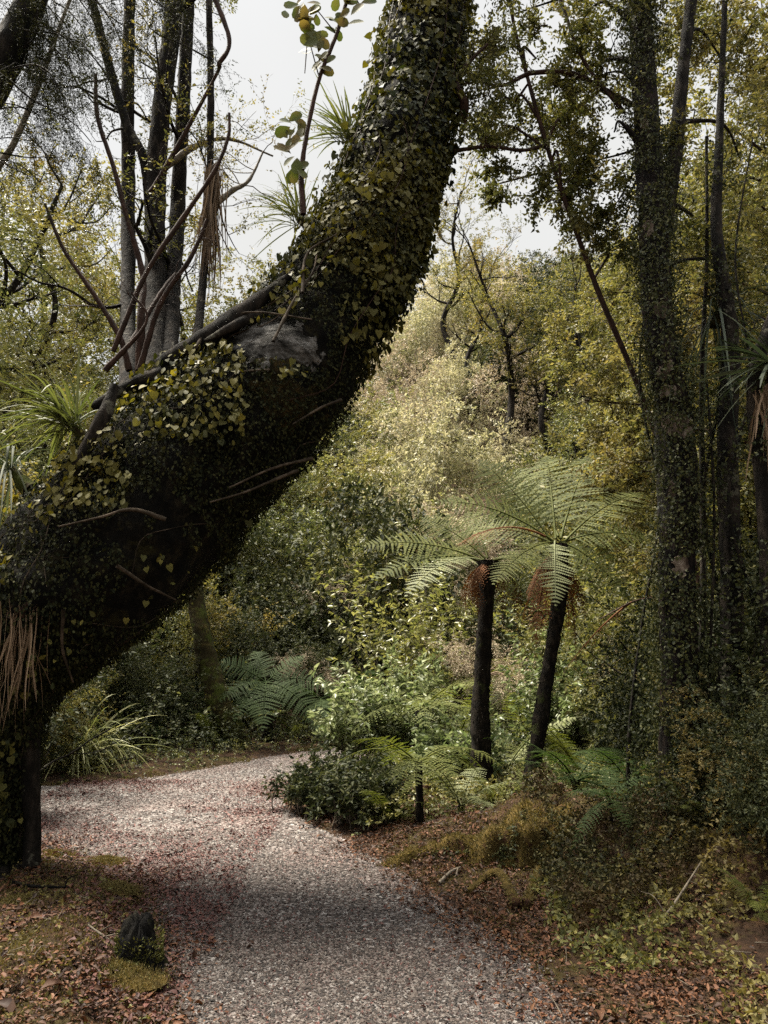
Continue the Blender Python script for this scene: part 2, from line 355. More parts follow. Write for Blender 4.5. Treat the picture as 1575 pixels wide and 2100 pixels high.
M['bark_big'] = surf_mat('big_trunk_bark', [(.38, (.002, .002, .0015)), (.52, (.007, .006, .004)), (.66, (.028, .023, .014))], 13, 12, 1, 22, .95, (1, 1, .7), ((.030, .026, .009), 5, .56, .66), .10)
M['bark_stem'] = surf_mat('mottled_bark', [(.35, (.004, .003, .0025)), (.5, (.012, .0095, .0075)), (.64, (.045, .036, .028))], 14, 10, 1, 30, .9, (1, 1, .35), ((.13, .12, .095), 16, .63, .67), .05)
M['bark_red'] = surf_mat('reddish_bark', [(.3, (.010, .006, .004)), (.6, (.04, .020, .013)), (.8, (.09, .05, .035))], 14, 6, .6, 40, .7, (1, 1, .5))
M['bark_moss'] = surf_mat('mossy_bark', [(.3, (.010, .009, .004)), (.55, (.035, .028, .012)), (.75, (.09, .07, .02))], 8, 8, 1, 26, .95, (1, 1, 1), ((.05, .06, .012), 5, .5, .6))
M['bark_flake'] = surf_mat('flaking_bark', [(.36, (.003, .0025, .002)), (.52, (.010, .007, .006)), (.66, (.04, .027, .02))], 12, 8, 1, 26, .9, (1, 1, .35), None, .05)
M['twig'] = surf_mat('pale_twig', [(.3, (.05, .04, .03)), (.7, (.18, .15, .11))], 20, 4, .3, 50, .7)
M['fern_trunk'] = surf_mat('fern_trunk_fibre', [(.35, (.003, .0025, .002)), (.55, (.012, .009, .006)), (.7, (.035, .026, .018))], 22, 8, 1, 60, .95, (1, 1, .6), ((.035, .04, .012), 6, .58, .66))
M['moss'] = surf_mat('moss_mound', [(.3, (.03, .02, .007)), (.5, (.08, .055, .015)), (.7, (.15, .10, .03))], 9, 8, 1, 90, 1, (1, 1, 1), ((.04, .018, .01), 5, .56, .62), .03)
M['stump'] = surf_mat('wet_stump', [(.36, (.002, .002, .002)), (.55, (.007, .006, .005)), (.7, (.022, .020, .012))], 12, 8, 1, 40, .85, (1, 1, .5), ((.04, .04, .012), 7, .56, .66), .03)
M['floor'] = surf_mat('forest_floor', [(.3, (.012, .008, .005)), (.5, (.035, .02, .012)), (.7, (.08, .045, .022))], 9, 10, 1, 60, 1, (1, 1, 1), ((.05, .04, .014), 2.3, .50, .62), .03)

# ------------------------------------------------------------------ ground
path_px = [(1180, 2100), (1090, 2000), (1010, 1920), (900, 1850), (800, 1790), (740, 1750), (650, 1702), (590, 1668), (572, 1635), (610, 1600), (690, 1568),
           (800, 1552), (1000, 1540), (1000, 1512), (850, 1518), (700, 1532), (560, 1552), (400, 1582), (250, 1605), (60, 1616), (-300, 1622), (-300, 1690),
           (30, 1712), (110, 1730), (230, 1762), (318, 1800), (338, 1890), (362, 1980), (372, 2100)]
pp = np.array([G(*p)[:2] for p in path_px])
pp = np.concatenate([[[1.2, -4], [pp[0, 0]+.05, 1.5]], pp, [[pp[-1, 0]-.05, 1.5], [-1.2, -4]]])
def pdist(x, y):
    """signed distance to the path outline, negative on the path"""
    q = np.stack([x, y], -1)[..., None, :]; a = pp; b = np.roll(pp, -1, 0)
    ab = b-a; t = np.clip(((q-a)*ab).sum(-1)/(ab**2).sum(-1), 0, 1)
    dd = np.sqrt((((a+ab*t[..., None])-q)**2).sum(-1)).min(-1)
    X, Y = x[..., None], y[..., None]
    c = ((a[:, 1] > Y) != (b[:, 1] > Y)) & (X < (b[:, 0]-a[:, 0])*(Y-a[:, 1])/(b[:, 1]-a[:, 1]+1e-12)+a[:, 0])
    return np.where(c.sum(-1) % 2 == 1, -dd, dd)
def sst(x, a, b): t = np.clip((x-a)/(b-a), 0, 1); return t*t*(3-2*t)
ridge = np.array([G(780, 1785)[:2], G(900, 1760)[:2], G(1040, 1740)[:2], G(1140, 1745)[:2], G(1280, 1800)[:2], G(1560, 1880)[:2]])
rh = np.array([.05, .16, .26, .40, .34, .42])
def ridge_h(x, y):
    o = np.zeros_like(x)
    for k in range(len(ridge)-1):
        a, b = ridge[k], ridge[k+1]; ab = b-a; t = np.clip(((x-a[0])*ab[0]+(y-a[1])*ab[1])/(ab@ab), 0, 1)
        d2 = (x-a[0]-ab[0]*t)**2+(y-a[1]-ab[1]*t)**2; h = rh[k]*(1-t)+rh[k+1]*t
        o = np.maximum(o, h*np.exp(-d2/.12))
    return o
def H(x, y):
    x = np.asarray(x, float); y = np.asarray(y, float)
    near = (y < 30) & (abs(x) < 20); pd = np.full(x.shape, 5.0)
    if near.any(): pd[near] = pdist(x[near], y[near])
    out = sst(pd, 0, .5); p3 = np.stack([x, y, x*0], -1)
    h = out*(.05+.035*noise3(p3, 2.2, 1)+.02*noise3(p3, 6, 2)) + .006*noise3(p3, 5, 4)
    h += out*ridge_h(x, y)
    h += out*.16*np.exp(-((x+1.55)**2+(y-3.9)**2)/.5)           # left bank by the stump
    h += sst(pd, .2, 3)*.35*sst(y, 9, 13)
    h += .28*np.maximum(abs(x)-3.4-.08*y, 0)*sst(abs(x), 3, 6)
    k = np.maximum(y-15.5, 0); kk = k*k/(k+3.)
    sl = .36+.50*sst(x, -9, 4)
    h += np.where(kk < 21, kk*sl, 21*sl)
    h += sst(y, 14, 24)*.8*noise3(p3, .25, 7)
    return h
gx = np.concatenate([np.linspace(-90, -12, 26), np.linspace(-11.5, -3.2, 36), np.linspace(-3.14, 3.6, 150), np.linspace(3.7, 12, 36), np.linspace(12.5, 90, 26)])
gy = np.concatenate([np.linspace(-12, 2.5, 20), np.linspace(2.56, 8, 135), np.linspace(8.08, 13, 60), np.linspace(13.3, 60, 100), np.linspace(61, 140, 20)])
X, Y = np.meshgrid(gx, gy); Z = H(X, Y)
mb = MB(); nx, ny = len(gx), len(gy); i = (np.arange(ny-1)[:, None]*nx+np.arange(nx-1)[None]).reshape(-1)
mb.add(np.stack([X, Y, Z], -1), np.stack([i, i+1, i+nx+1, i+nx], -1))
tag(mb.build('ground', M['floor'], smooth=True), kind='structure')
def gh(x, y): return float(H(np.array([x]), np.array([y]))[0])

def path_mat():
    m = bpy.data.materials.new('gravel_path'); m.use_nodes = True; nt = m.node_tree; p = nt.nodes['Principled BSDF']; p.inputs['Roughness'].default_value = .8
    g = nt.nodes.new('ShaderNodeNewGeometry'); v = nt.nodes.new('ShaderNodeTexVoronoi'); v.inputs['Scale'].default_value = 60
    nt.links.new(g.outputs['Position'], v.inputs['Vector']); sx = nt.nodes.new('ShaderNodeSeparateColor'); nt.links.new(v.outputs['Color'], sx.inputs[0])
    r = ramp(nt, [(0, (.010, .007, .006)), (.3, (.028, .020, .017)), (.55, (.07, .056, .049)), (.8, (.13, .115, .105)), (1, (.2, .185, .17))])
    nt.links.new(sx.outputs[0], r.inputs['Fac'])
    n = nt.nodes.new('ShaderNodeTexNoise'); n.inputs['Scale'].default_value = 1.2; n.inputs['Detail'].default_value = 4; nt.links.new(g.outputs['Position'], n.inputs['Vector'])
    q = nt.nodes.new('ShaderNodeMapRange'); q.inputs['From Min'].default_value = .45; q.inputs['From Max'].default_value = .7; q.inputs['To Max'].default_value = .5; nt.links.new(n.outputs['Fac'], q.inputs['Value'])
    mx = nt.nodes.new('ShaderNodeMix'); mx.data_type = 'RGBA'; mx.inputs['B'].default_value = (.13, .075, .06, 1)
    nt.links.new(q.outputs['Result'], mx.inputs['Factor']); nt.links.new(r.outputs[0], mx.inputs['A']); nt.links.new(mx.outputs['Result'], p.inputs['Base Color'])
    b = nt.nodes.new('ShaderNodeBump'); b.inputs['Strength'].default_value = .8; b.inputs['Distance'].default_value = .01; nt.links.new(v.outputs['Distance'], b.inputs['Height']); nt.links.new(b.outputs[0], p.inputs['Normal'])
    return m
fx = np.arange(-5.2, 5, .035); fy = np.concatenate([np.arange(-4, 2.9, .12), np.arange(2.9, 12.6, .035)])
X, Y = np.meshgrid(fx, fy); pd = pdist(X, Y)+.05*noise3(np.stack([X, Y, X*0], -1), 7, 21)
Z = H(X, Y)+.006; nx, ny = len(fx), len(fy); i = (np.arange(ny-1)[:, None]*nx+np.arange(nx-1)[None])
keep = (pd[:-1, :-1] < 0)
i = i[keep]; mb = MB(); used, inv = np.unique(np.stack([i, i+1, i+nx+1, i+nx], -1), return_inverse=True)
mb.add(np.stack([X, Y, Z], -1).reshape(-1, 3)[used], inv.reshape(-1, 4))
tag(mb.build('path', path_mat(), smooth=True), kind='structure')

# gravel chips
rng = np.random.default_rng(5)
def scatter(n, x0, x1, y0, y1, lo, hi, rng, soft=.0):
    x = rng.uniform(x0, x1, n); y = y0+(y1-y0)*rng.random(n); d = pdist(x, y)+rng.normal(size=n)*soft
    k = (d > lo) & (d < hi); k &= (abs(x) < .56*y+.3) | ((x < 0) & (x > -.56*y-1.6))
    return x[k], y[k]
mb = MB(); O = np.array([(1, 0, 0), (0, 1, 0), (-1, 0, 0), (0, -1, 0), (.2, .1, 1), (0, 0, -.5)])
OF = np.array([[0, 1, 4], [1, 2, 4], [2, 3, 4], [3, 0, 4]])
for n, y0, y1, s0, s1 in ((95000, 2.9, 4.4, .004, .010), (60000, 4.4, 6.4, .005, .012), (45000, 6.4, 11.5, .007, .015)):
    x, y = scatter(n, -3.4, 3, y0, y1, -99, .02, rng, .06); k = len(x)
    s = rng.uniform(s0, s1, k)*(1+.6*(rng.random(k) > .93)); a = rng.uniform(0, 6.28, k)
    T = O[None]*np.stack([rng.uniform(.7, 1.3, k), rng.uniform(.5, 1, k), rng.uniform(.25, .6, k)], -1)[:, None]
    T = T+rng.normal(size=T.shape)*.16
    ca, sa = np.cos(a)[:, None], np.sin(a)[:, None]
    V = np.stack([T[..., 0]*ca-T[..., 1]*sa, T[..., 0]*sa+T[..., 1]*ca, T[..., 2]], -1)*s[:, None, None]
    V += np.stack([x, y, H(x, y)+.008], -1)[:, None]
    mb.add(V, (np.arange(k)[:, None, None]*6+OF[None]).reshape(-1, 3))
chip = leaf_mat('gravel_chip', [(.005, .004, .003), (.013, .009, .007), (.031, .021, .016), (.068, .053, .044), (.135, .117, .102), (.28, .256, .23)], 0, .8)
tag(mb.build('gravel', chip), 'grey and pinkish loose gravel chips covering the path', 'gravel', kind='stuff')

def litter(name, n, x0, x1, y0, y1, lo, hi, s0, s1, mat, label, seed, soft=.1, keepf=None):
    rng = np.random.default_rng(seed); x, y = scatter(n, x0, x1, y0, y1, lo, hi, rng, soft)
    if keepf is not None: q = keepf(x, y, rng); x, y = x[q], y[q]
    k = len(x); p = np.stack([x, y, H(x, y)+.012+rng.random(k)*.012], -1)
    nn = np.array([0, 0, 1.])+rng.normal(size=(k, 3))*.45; tp = rng.normal(size=(k, 3))*np.array([1, 1, .3])
    mb = MB(); q = rng.random(k) < .3; LL = (s0+(s1-s0)*rng.random(k)**1.6)*np.where(rng.random(k) > .97, 1.6, 1); wr = rng.uniform(.3, .65, k)
    leaves(mb, p[q], nn[q], tp[q], LL[q], (LANCE[0]*[1, 1, 2.2], LANCE[1]), wr[q]); leaves(mb, p[~q], nn[~q], tp[~q], LL[~q]*.8, RH, wr[~q])
    return tag(mb.build(name, mat), label, 'fallen leaves', kind='stuff')
litter('fallen_leaves', 320000, -5.0, 4.2, 2.9, 8, -.12, 3.6, .009, .045, M['litter'], 'brown and orange fallen leaves lying along both verges of the path', 11, .12,
       lambda x, y, r: (noise3(np.stack([x, y, x*0], -1), 2.6, 15)+r.normal(size=len(x))*.35 > np.where(x < 0, .18, -.25)) & (r.random(len(x)) > 2.2*ridge_h(x, y)))
litter('path_leaf_scraps', 75000, -3.4, 3, 2.9, 11.5, -9, -.0, .007, .022, M['litter_red'], 'small dark red leaf scraps strewn across the gravel', 12, .0)
litter('red_leaf_drift', 60000, -3.4, -.9, 3.2, 8.5, -1.2, .5, .015, .04, M['litter_red'], 'drift of dark red fallen leaves on the left side of the path', 13, .1,
       lambda x, y, r: r.random(len(x)) < np.exp(-((pdist(x, y)+.1)/.55)**2)*(.35+.65*(noise3(np.stack([x, y, x*0], -1), 3, 61) > -.1)))

# moss carpets
def moss(name, n, label, seed, keepf, x0=-5.0, x1=3.6, y0=2.9, y1=12):
    rng = np.random.default_rng(seed); x, y = scatter(n, x0, x1, y0, y1, .0, 9, rng, .05); q = keepf(x, y, rng); x, y = x[q], y[q]; k = len(x)
    p = np.stack([x, y, H(x, y)-.004], -1); mb = MB()
    leaves(mb, p, rng.normal(size=(k, 3)), np.array([0, 0, 1.])+rng.normal(size=(k, 3))*.7, rng.uniform(.010, .026, k), RH, .35)
    return tag(mb.build(name, M['moss_leaf']), label, 'moss', kind='stuff')
moss('moss', 600000, 'ochre and green moss carpeting the path verges and the right bank', 31,
     lambda x, y, r: (noise3(np.stack([x, y, x*0], -1), 1.9, 33) > -.15+.4*(pdist(x, y) > .22)) & (pdist(x, y) < .25+.9*(y < 6.2)) | (x < 0) & (y < 5.6) & (noise3(np.stack([x, y, x*0], -1), 2.6, 15) < .32) | (x > 0) & (y > 4.9) & (pdist(x, y) < 1.2) | (ridge_h(x, y) > .13) & (x < 2.05))

# ------------------------------------------------------------------ the great leaning tree
rng = np.random.default_rng(77)
def pp3(lst):    # (px, py, depth, radius px) -> points, radii
    return np.array([P(a, b, c) for a, b, c, d in lst]), np.array([d*PX(c) for a, b, c, d in lst])
great = thing('leaning_tree', 'huge dark leaning tree trunk smothered in ivy, sweeping across from the left bank', 'tree', G(10, 1790)*[1, 1, 0])
C, R = pp3([(8, 1860, 5.35, 66), (2, 1790, 5.35, 47), (-4, 1700, 5.3, 45), (-12, 1580, 5.25, 60), (-16, 1440, 5.2, 96), (38, 1300, 5.2, 144), (170, 1168, 5.2, 166), (315, 1042, 5.3, 172), (445, 912, 5.4, 162),
            (572, 786, 5.5, 140), (668, 650, 5.6, 120), (744, 512, 5.75, 114), (800, 367, 5.9, 108), (845, 200, 6.1, 94), (880, 0, 6.3, 84), (905, -200, 6.5, 80), (925, -450, 6.7, 74)])
mb = MB(); tc, tr = tube(mb, C, R, sides=96, n=300, rough=.11, seed=4, freq=2.6, flute=.03); TG = mb.last
mb.build('trunk', M['bark_big'], great, smooth=True)
# secondary stem of the base, bulges and burls
mb = MB()
c_, r_ = pp3([(62, 1830, 5.2, 20), (66, 1700, 5.2, 15), (60, 1540, 5.2, 20), (70, 1420, 5.2, 24)]); tube(mb, c_, r_, 14, 40, .12, 9, 9)
for rt in ([(20, 1790, 5.3, 26), (60, 1812, 5.05, 14), (120, 1822, 4.9, 8), (190, 1830, 4.8, 4)], [(0, 1800, 5.2, 30), (-30, 1850, 4.7, 14), (-60, 1890, 4.3, 6)], [(40, 1770, 5.5, 22), (90, 1760, 5.9, 10), (150, 1752, 6.2, 4)]):
    c_, r_ = pp3(rt); mb.build('root', M['bark_dark'], great, smooth=True); mb = MB(); tube(mb, c_, r_, 10, 30, .1, 3, 9)
mb.build('root', M['bark_dark'], great, smooth=True)
for br, sd_ in (([(590, 700, 5.3, 16), (500, 712, 5.2, 26), (430, 735, 5.15, 24), (330, 770, 5.1, 20), (250, 800, 5.1, 14), (190, 835, 5.0, 8)], 1),
                ([(235, 790, 4.85, 9), (215, 850, 4.8, 16), (185, 905, 4.78, 14), (150, 975, 4.75, 10), (125, 1040, 4.75, 6)], 2),
                ([(600, 560, 5.2, 6), (500, 640, 5.1, 20), (420, 700, 5.1, 26), (330, 750, 5.1, 18)], 3),
                ([(540, 640, 5.15, 12), (480, 668, 5.0, 10), (420, 700, 4.95, 5)], 4)):
    c_, r_ = pp3(br); mb = MB(); tube(mb, c_, r_, 14, 50, .12, sd_, 8); mb.build('branch', M['bark_dark'], great, smooth=True)
# pale scar where bark has come away
def on_trunk(px, py, lift=.06):
    d = ray(px, py); Yv = np.linspace(3.6, 7.5, 500); s = CAM+d*(Yv/d[1])[:, None]
    g = TG[::2, ::2].reshape(-1, 3); g = g[abs((g-CAM)@nrmz(np.cross(d, [0, 0, 1.]))) < .3]; dist = np.sqrt(((s[:, None]-g[None])**2).sum(-1)).min(1); h = int(np.argmax(dist < .05+lift))
    return s[h] if dist[h] < .05+lift else P(px, py, 5.1)

M['moss_dark'] = surf_mat('brown_moss', [(.36, (.010, .009, .004)), (.5, (.035, .026, .010)), (.64, (.08, .055, .02))], 16, 10, 1, 60, 1, (1, 1, 1), None, .06)  # moss in dark brown tones for the trunk belly patch
M['bare_wood'] = surf_mat('bare_wood', [(.36, (.012, .011, .009)), (.5, (.075, .07, .062)), (.62, (.20, .19, .175))], 9, 10, 1, 26, .9, (1, .6, 1.6), None, .05)
SC = on_trunk(560, 690, .0)
skin_patch(TG, SC, (.34, .4, .19), 'bare_patch', M['bare_wood'], great, 3, .012, label='pale grey bare wood where the bark has peeled')
skin_patch(TG, on_trunk(600, 800, .0), (.22, .4, .22), 'moss_patch', M['moss_dark'], great, 5, .008, .7, 9, label='brownish moss on the belly of the trunk')
def cling(n, t0, t1, L, mat, name, label, seed, gap, gf, shape=HEART, wr=1.0, lift=.02, parent=None, amask=None, down=1.0):
    rng = np.random.default_rng(seed); p, d, t = grid_samples(TG, n, rng, t0, t1)
    k = (noise3(p, gf, seed) > gap) & (np.linalg.norm((p-SC)/[.36, .6, .20], axis=1)+.35*noise3(p, 6, 5) > 1)
    if amask is not None: k &= amask(p, d, rng)
    p, d, t = p[k], d[k], t[k]; m = len(p)
    p = p+d*(lift*rng.random((m, 1))+.01+.05*np.maximum(noise3(p, 3, seed+1), 0)[:, None])
    mb = MB(); nn = d+rng.normal(size=(m, 3))*.55+np.array([0, 0, .35]); tp = np.array([0, 0, -down])+rng.normal(size=(m, 3))*.45+d*.3
    LL = rng.uniform(.45, 1.45, m)*L; q = rng.random(m) < (.55 if shape is HEART else 1)
    leaves(mb, p[q], nn[q], tp[q], LL[q], shape, wr)
    if (~q).any(): leaves(mb, p[~q], nn[~q], tp[~q], LL[~q]*.85, OVAL, .8)
    return mb
ivy = thing('climbing_ivy', 'dense olive ivy clothing the upper half of the huge leaning trunk', 'ivy', tuple(P(800, 400, 5.8)))
a = cling(19000, .645, .93, .040, None, '', '', 41, -.62, 1.5, lift=.035); b_ = cling(5200, .60, .95, .050, None, '', '', 42, -.1, 1.4, lift=.11)
a.build('leaves', M['ivy'], ivy); b_.build('outer_leaves', M['ivy'], ivy)
mb = MB()
for k in range(13):
    i0 = rng.integers(158, 236); a0 = rng.uniform(0, 6.28); pts = []
    t_, s_, b2 = frames(tc)
    for q in range(7):
        i = min(i0+q*9, 297); a0 += rng.normal()*.25; pts.append(tc[i]+(s_[i]*math.cos(a0)+b2[i]*math.sin(a0))*(tr[i]*1.06+.02))
    tube(mb, pts, np.full(7, .004), 4, 24)
mb.build('stem', M['bark_red'], ivy)
ivy2 = thing('ivy_patch', 'round leaved yellow green ivy in loose patches on the lower belly of the leaning trunk', 'ivy', tuple(P(300, 900, 4.9)))
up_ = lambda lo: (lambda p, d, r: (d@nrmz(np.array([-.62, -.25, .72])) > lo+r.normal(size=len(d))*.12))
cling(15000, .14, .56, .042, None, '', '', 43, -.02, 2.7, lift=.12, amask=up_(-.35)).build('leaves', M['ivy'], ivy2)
cling(3400, .2, .68, .044, None, '', '', 47, -.3, 1.9, lift=.10, amask=up_(.58)).build('painted_sunlit_leaves', leaf_mat('ivy_yellow_lit_tint', [(.06, .062, .014), (.12, .105, .022), (.22, .18, .04)], .35, .5), ivy2)  # yellower leaves on the up-left side; sunlight painted into their colour
M['creeper_stem'] = surf_mat('creeper_stem_bark', [(.3, (.012, .009, .006)), (.5, (.04, .03, .02)), (.7, (.12, .09, .065))], 9, 5, .4, 50, .9)
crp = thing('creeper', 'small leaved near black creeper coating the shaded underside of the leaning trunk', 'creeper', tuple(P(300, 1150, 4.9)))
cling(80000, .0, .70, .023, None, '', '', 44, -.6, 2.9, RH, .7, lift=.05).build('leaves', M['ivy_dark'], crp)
mb = MB()
for (pts) in ([(610, 965), (560, 985), (500, 1010), (430, 1030)], [(700, 820), (660, 835), (600, 870)], [(340, 1065), (270, 1045), (200, 1062), (120, 1080)], [(640, 940), (560, 960), (470, 1000)],
              [(400, 715), (440, 660), (520, 640), (640, 655)], [(240, 1160), (300, 1200), (360, 1230)],
              [(560, 700), (600, 620), (640, 560), (650, 520)], [(620, 600), (630, 520), (690, 480)], [(130, 1250), (128, 1330), (150, 1400)]):
    out = [on_trunk(x, y) for x, y in pts]; n_ = len(pts)
    tube(mb, out, np.linspace(.014, .005, n_), 6, 30, .2, 3, 20)
t_, s_, b2 = frames(tc)
for k in range(60):
    i0 = rng.integers(12, 165); a0 = rng.uniform(0, 6.28); out = []; dirn = rng.choice([-1, 1]); n_ = rng.integers(5, 11)
    for q in range(n_):
        i = int(np.clip(i0+dirn*q*5, 2, 297)); a0 += rng.normal()*.22; j = int(a0/6.283*96) % 96; out.append(TG[i, j]+nrmz(TG[i, j]-tc[i])*(.012+.02*rng.random()))
    tube(mb, out, np.linspace(.009, .003, n_)*rng.uniform(.4, 1.0), 5, 30, .2, k, 20)
mb.build('stem', M['creeper_stem'], crp, smooth=True)

def hang(name, label, base, n, L, spread, mat, seed, w=.006, wide=.05):
    rng = np.random.default_rng(seed); t = thing(name, label, 'dead leaves', tuple(base)); mb = MB()
    b = np.asarray(base)+rng.normal(size=(n, 3))*[wide, wide, wide*.6]
    blades(mb, b, np.array([0, 0, -1.])+rng.normal(size=(n, 3))*spread, L*rng.uniform(.5, 1.1, n), w, rng.uniform(.0, .2, n), rng, 7, .03)
    mb.build('strands', mat, t); mb = MB(); tube(mb, [np.asarray(base)+[.03, .02, .06], np.asarray(base), np.asarray(base)-[0, 0, .05]], [.012, .02, .008], 8, 10, .3); mb.build('stub', M['bark_red'], t); return t
hang('hanging_dead_leaves', 'straw brown skirt of dead strap leaves hanging from a slender stem', P(436, 345, 6.1), 170, 1.0, .05, M['dead_strand'], 1, .0065, .04)
hang('dead_leaf_skirt', 'rusty dead strands hanging beside the base of the leaning trunk at the frame edge', P(48, 1250, 4.62), 46, .62, .13, M['dead_strand'], 2, .0035, .06)

# perched tussocks
def perch(name, label, base, n, L, dirv, spread, droop, mat, seed, w=.008, cat='tussock plant'):
    rng = np.random.default_rng(seed); t = thing(name, label, cat, tuple(base)); mb = MB()
    b = np.asarray(base)+rng.normal(size=(n, 3))*.03
    blades(mb, b, np.asarray(dirv)+rng.normal(size=(n, 3))*spread, L*rng.uniform(.55, 1.1, n), w, droop*rng.uniform(.3, 1.4, n), rng, 8)
    mb.build('blades', mat, t); mb = MB(); ii = int(np.argmin(np.linalg.norm(tc-np.asarray(base), axis=1))); q = tc[ii]+(np.asarray(base)-tc[ii])*.75 if name == 'perching_lily' else np.asarray(base)-[0, 0, .12]; tube(mb, [q, np.asarray(base)], [.07, .025], 9, 10, .35, 3, 14); mb.build('rootstock', M['bark_moss'], t); return t
perch('perching_lily', 'grassy perching tussock high on the shoulder of the leaning trunk', P(716, 285, 5.75), 95, .62, (-.5, 0, 1), .42, .35, M['grass_up'], 3, .006)
perch('perching_lily', 'sparse grassy tussock lower on the shoulder beside the big leaved sprout', P(612, 450, 5.6), 75, .58, (-.5, 0, .8), .45, .45, M['grass_up'], 4, .006)
perch('perching_lily', 'bright green tussock arching out from the left flank of the leaning trunk', P(150, 875, 4.9), 130, .66, (-.55, 0, .7), .42, .5, M['grass_up'], 5, .008)
perch('perching_lily', 'grey green drooping tussock at the left frame edge below the bright one', P(20, 960, 5.2), 60, .6, (-.1, 0, .2), .5, .9, M['grass_dark'], 6, .008)

# big-leaved sprout growing from the shoulder
pk = thing('big_leaved_sprout', 'tall bare stem with clusters of big rounded leaves rising from the leaning trunk', 'sapling', tuple(P(622, 440, 5.4)))
mb = MB(); c_, r_ = pp3([(622, 440, 5.4, 7), (618, 360, 5.4, 6), (630, 270, 5.4, 5.5), (655, 160, 5.4, 5), (690, 70, 5.4, 5), (720, -30, 5.4, 5)]); tube(mb, c_, r_, 8, 50, .15, 3, 30)
for a, b in (((632, 60), (625, 150)), ((690, 70), (650, 20)), ((655, 160), (628, 60)), ((720, -20), (738, 10))): tube(mb, [P(*a, 5.4), P(*b, 5.38)], [.006, .004], 5, 8)
mb.build('stem', M['bark_red'], pk, smooth=True)
mb = MB()
for (px, py, n, sp) in ((632, 40, 9, 40), (640, 105, 6, 24), (655, 125, 4, 20), (700, 50, 6, 28), (618, 15, 7, 30), (645, 65, 6, 26), (600, 265, 7, 34), (598, 305, 5, 22), (605, 345, 3, 12), (735, 0, 3, 14), (690, -30, 9, 60)):
    for k in range(n+3):
        a = rng.uniform(0, 6.28); p = P(px+rng.normal()*sp*.35, py+rng.normal()*sp*.35, 5.4+rng.normal()*.05)
        leaves(mb, p[None], np.array([[rng.normal()*.35, -1, .3+rng.normal()*.3]]), np.array([[math.cos(a), rng.normal()*.4, math.sin(a)*.8-.1]]), rng.uniform(.09, .14), OVAL, .78)
mb.build('leaves', M['broad'], pk)

# ------------------------------------------------------------------ slender stems rising beyond the trunk, left
def stem_tree(label, pts, mat, seed, crown=None, leafmat=None, name='slender_tree', cat='tree', group=None, twigs=0, base=None, rough=.12, sides=14):
    rng = np.random.default_rng(seed); c_, r_ = pp3(pts); t = thing(name, label, cat, tuple(c_[0]), group)
    mb = MB(); c, r = tube(mb, c_, r_, sides, 12*len(pts), rough, seed, 9); mb.build('trunk', mat, t, smooth=True)
    if twigs:
        an = []
        for k in range(twigs):
            mb = MB(); i = rng.integers(len(c)//3, len(c)); branchy(mb, an, c[i], rng.normal(size=3)+[0, 0, .4], rng.uniform(.5, 1.1), max(r[i]*.3, .006), 2, rng, .2, .7, 3, 6, .25, 5); mb.build('branch', mat, t)
        if leafmat:
            mb = MB(); p, d = anc(an); q = rng.random(len(p)) < .75; sprays(mb, p[q], d[q], rng, 6, .12, .035, RH, .45, .3); mb.build('crown', leafmat, t)
    return t
stem_tree('straight dark stem, left one of the clustered upright stems beyond the trunk', [(258, 930, 5.45, 20), (262, 800, 5.6, 18), (262, 640, 6.3, 16), (263, 400, 6.8, 15), (262, 200, 6.8, 14), (266, 0, 6.8, 13), (270, -200, 6.8, 12)], M['bark_stem'], 1, twigs=9, leafmat=M['deep'])
stem_tree('thickest of the upright mottled stems beyond the leaning trunk', [(312, 900, 5.5, 29), (318, 760, 5.7, 25), (320, 600, 6.2, 24), (318, 450, 6.5, 22), (330, 230, 6.5, 21), (352, 60, 6.5, 20), (368, -160, 6.5, 17)], M['bark_stem'], 2, twigs=7, leafmat=M['olive'])
stem_tree('upright mottled stem close against the right of the thickest one', [(345, 900, 5.5, 22), (348, 760, 5.7, 19), (352, 600, 6.3, 18), (364, 440, 6.7, 17), (376, 200, 6.7, 15), (388, -20, 6.7, 14), (392, -200, 6.7, 12)], M['bark_stem'], 3, twigs=6, leafmat=M['olive'])
stem_tree('thin straight stem passing through the hanging dead leaves', [(388, 860, 5.5, 12), (398, 740, 5.6, 10), (412, 620, 6.0, 9), (428, 420, 6.3, 8), (432, 200, 6.3, 8), (428, -20, 6.3, 7), (425, -160, 6.3, 6)], M['bark_stem'], 4, twigs=7, leafmat=M['olive'])
stem_tree('dark slanting stem crossing in from the upper left to the thickest stem', [(312, 520, 6.6, 11), (298, 340, 6.5, 11), (262, 260, 6.5, 11), (228, 150, 6.5, 10), (180, -30, 6.5, 10), (140, -160, 6.5, 9)], M['bark_dark'], 5, twigs=9, leafmat=M['deep'])
sh = thing('reddish_shrub', 'bare reddish crooked limbs fanning up from the top of the leaning trunk', 'shrub', tuple(P(270, 760, 5.5)))
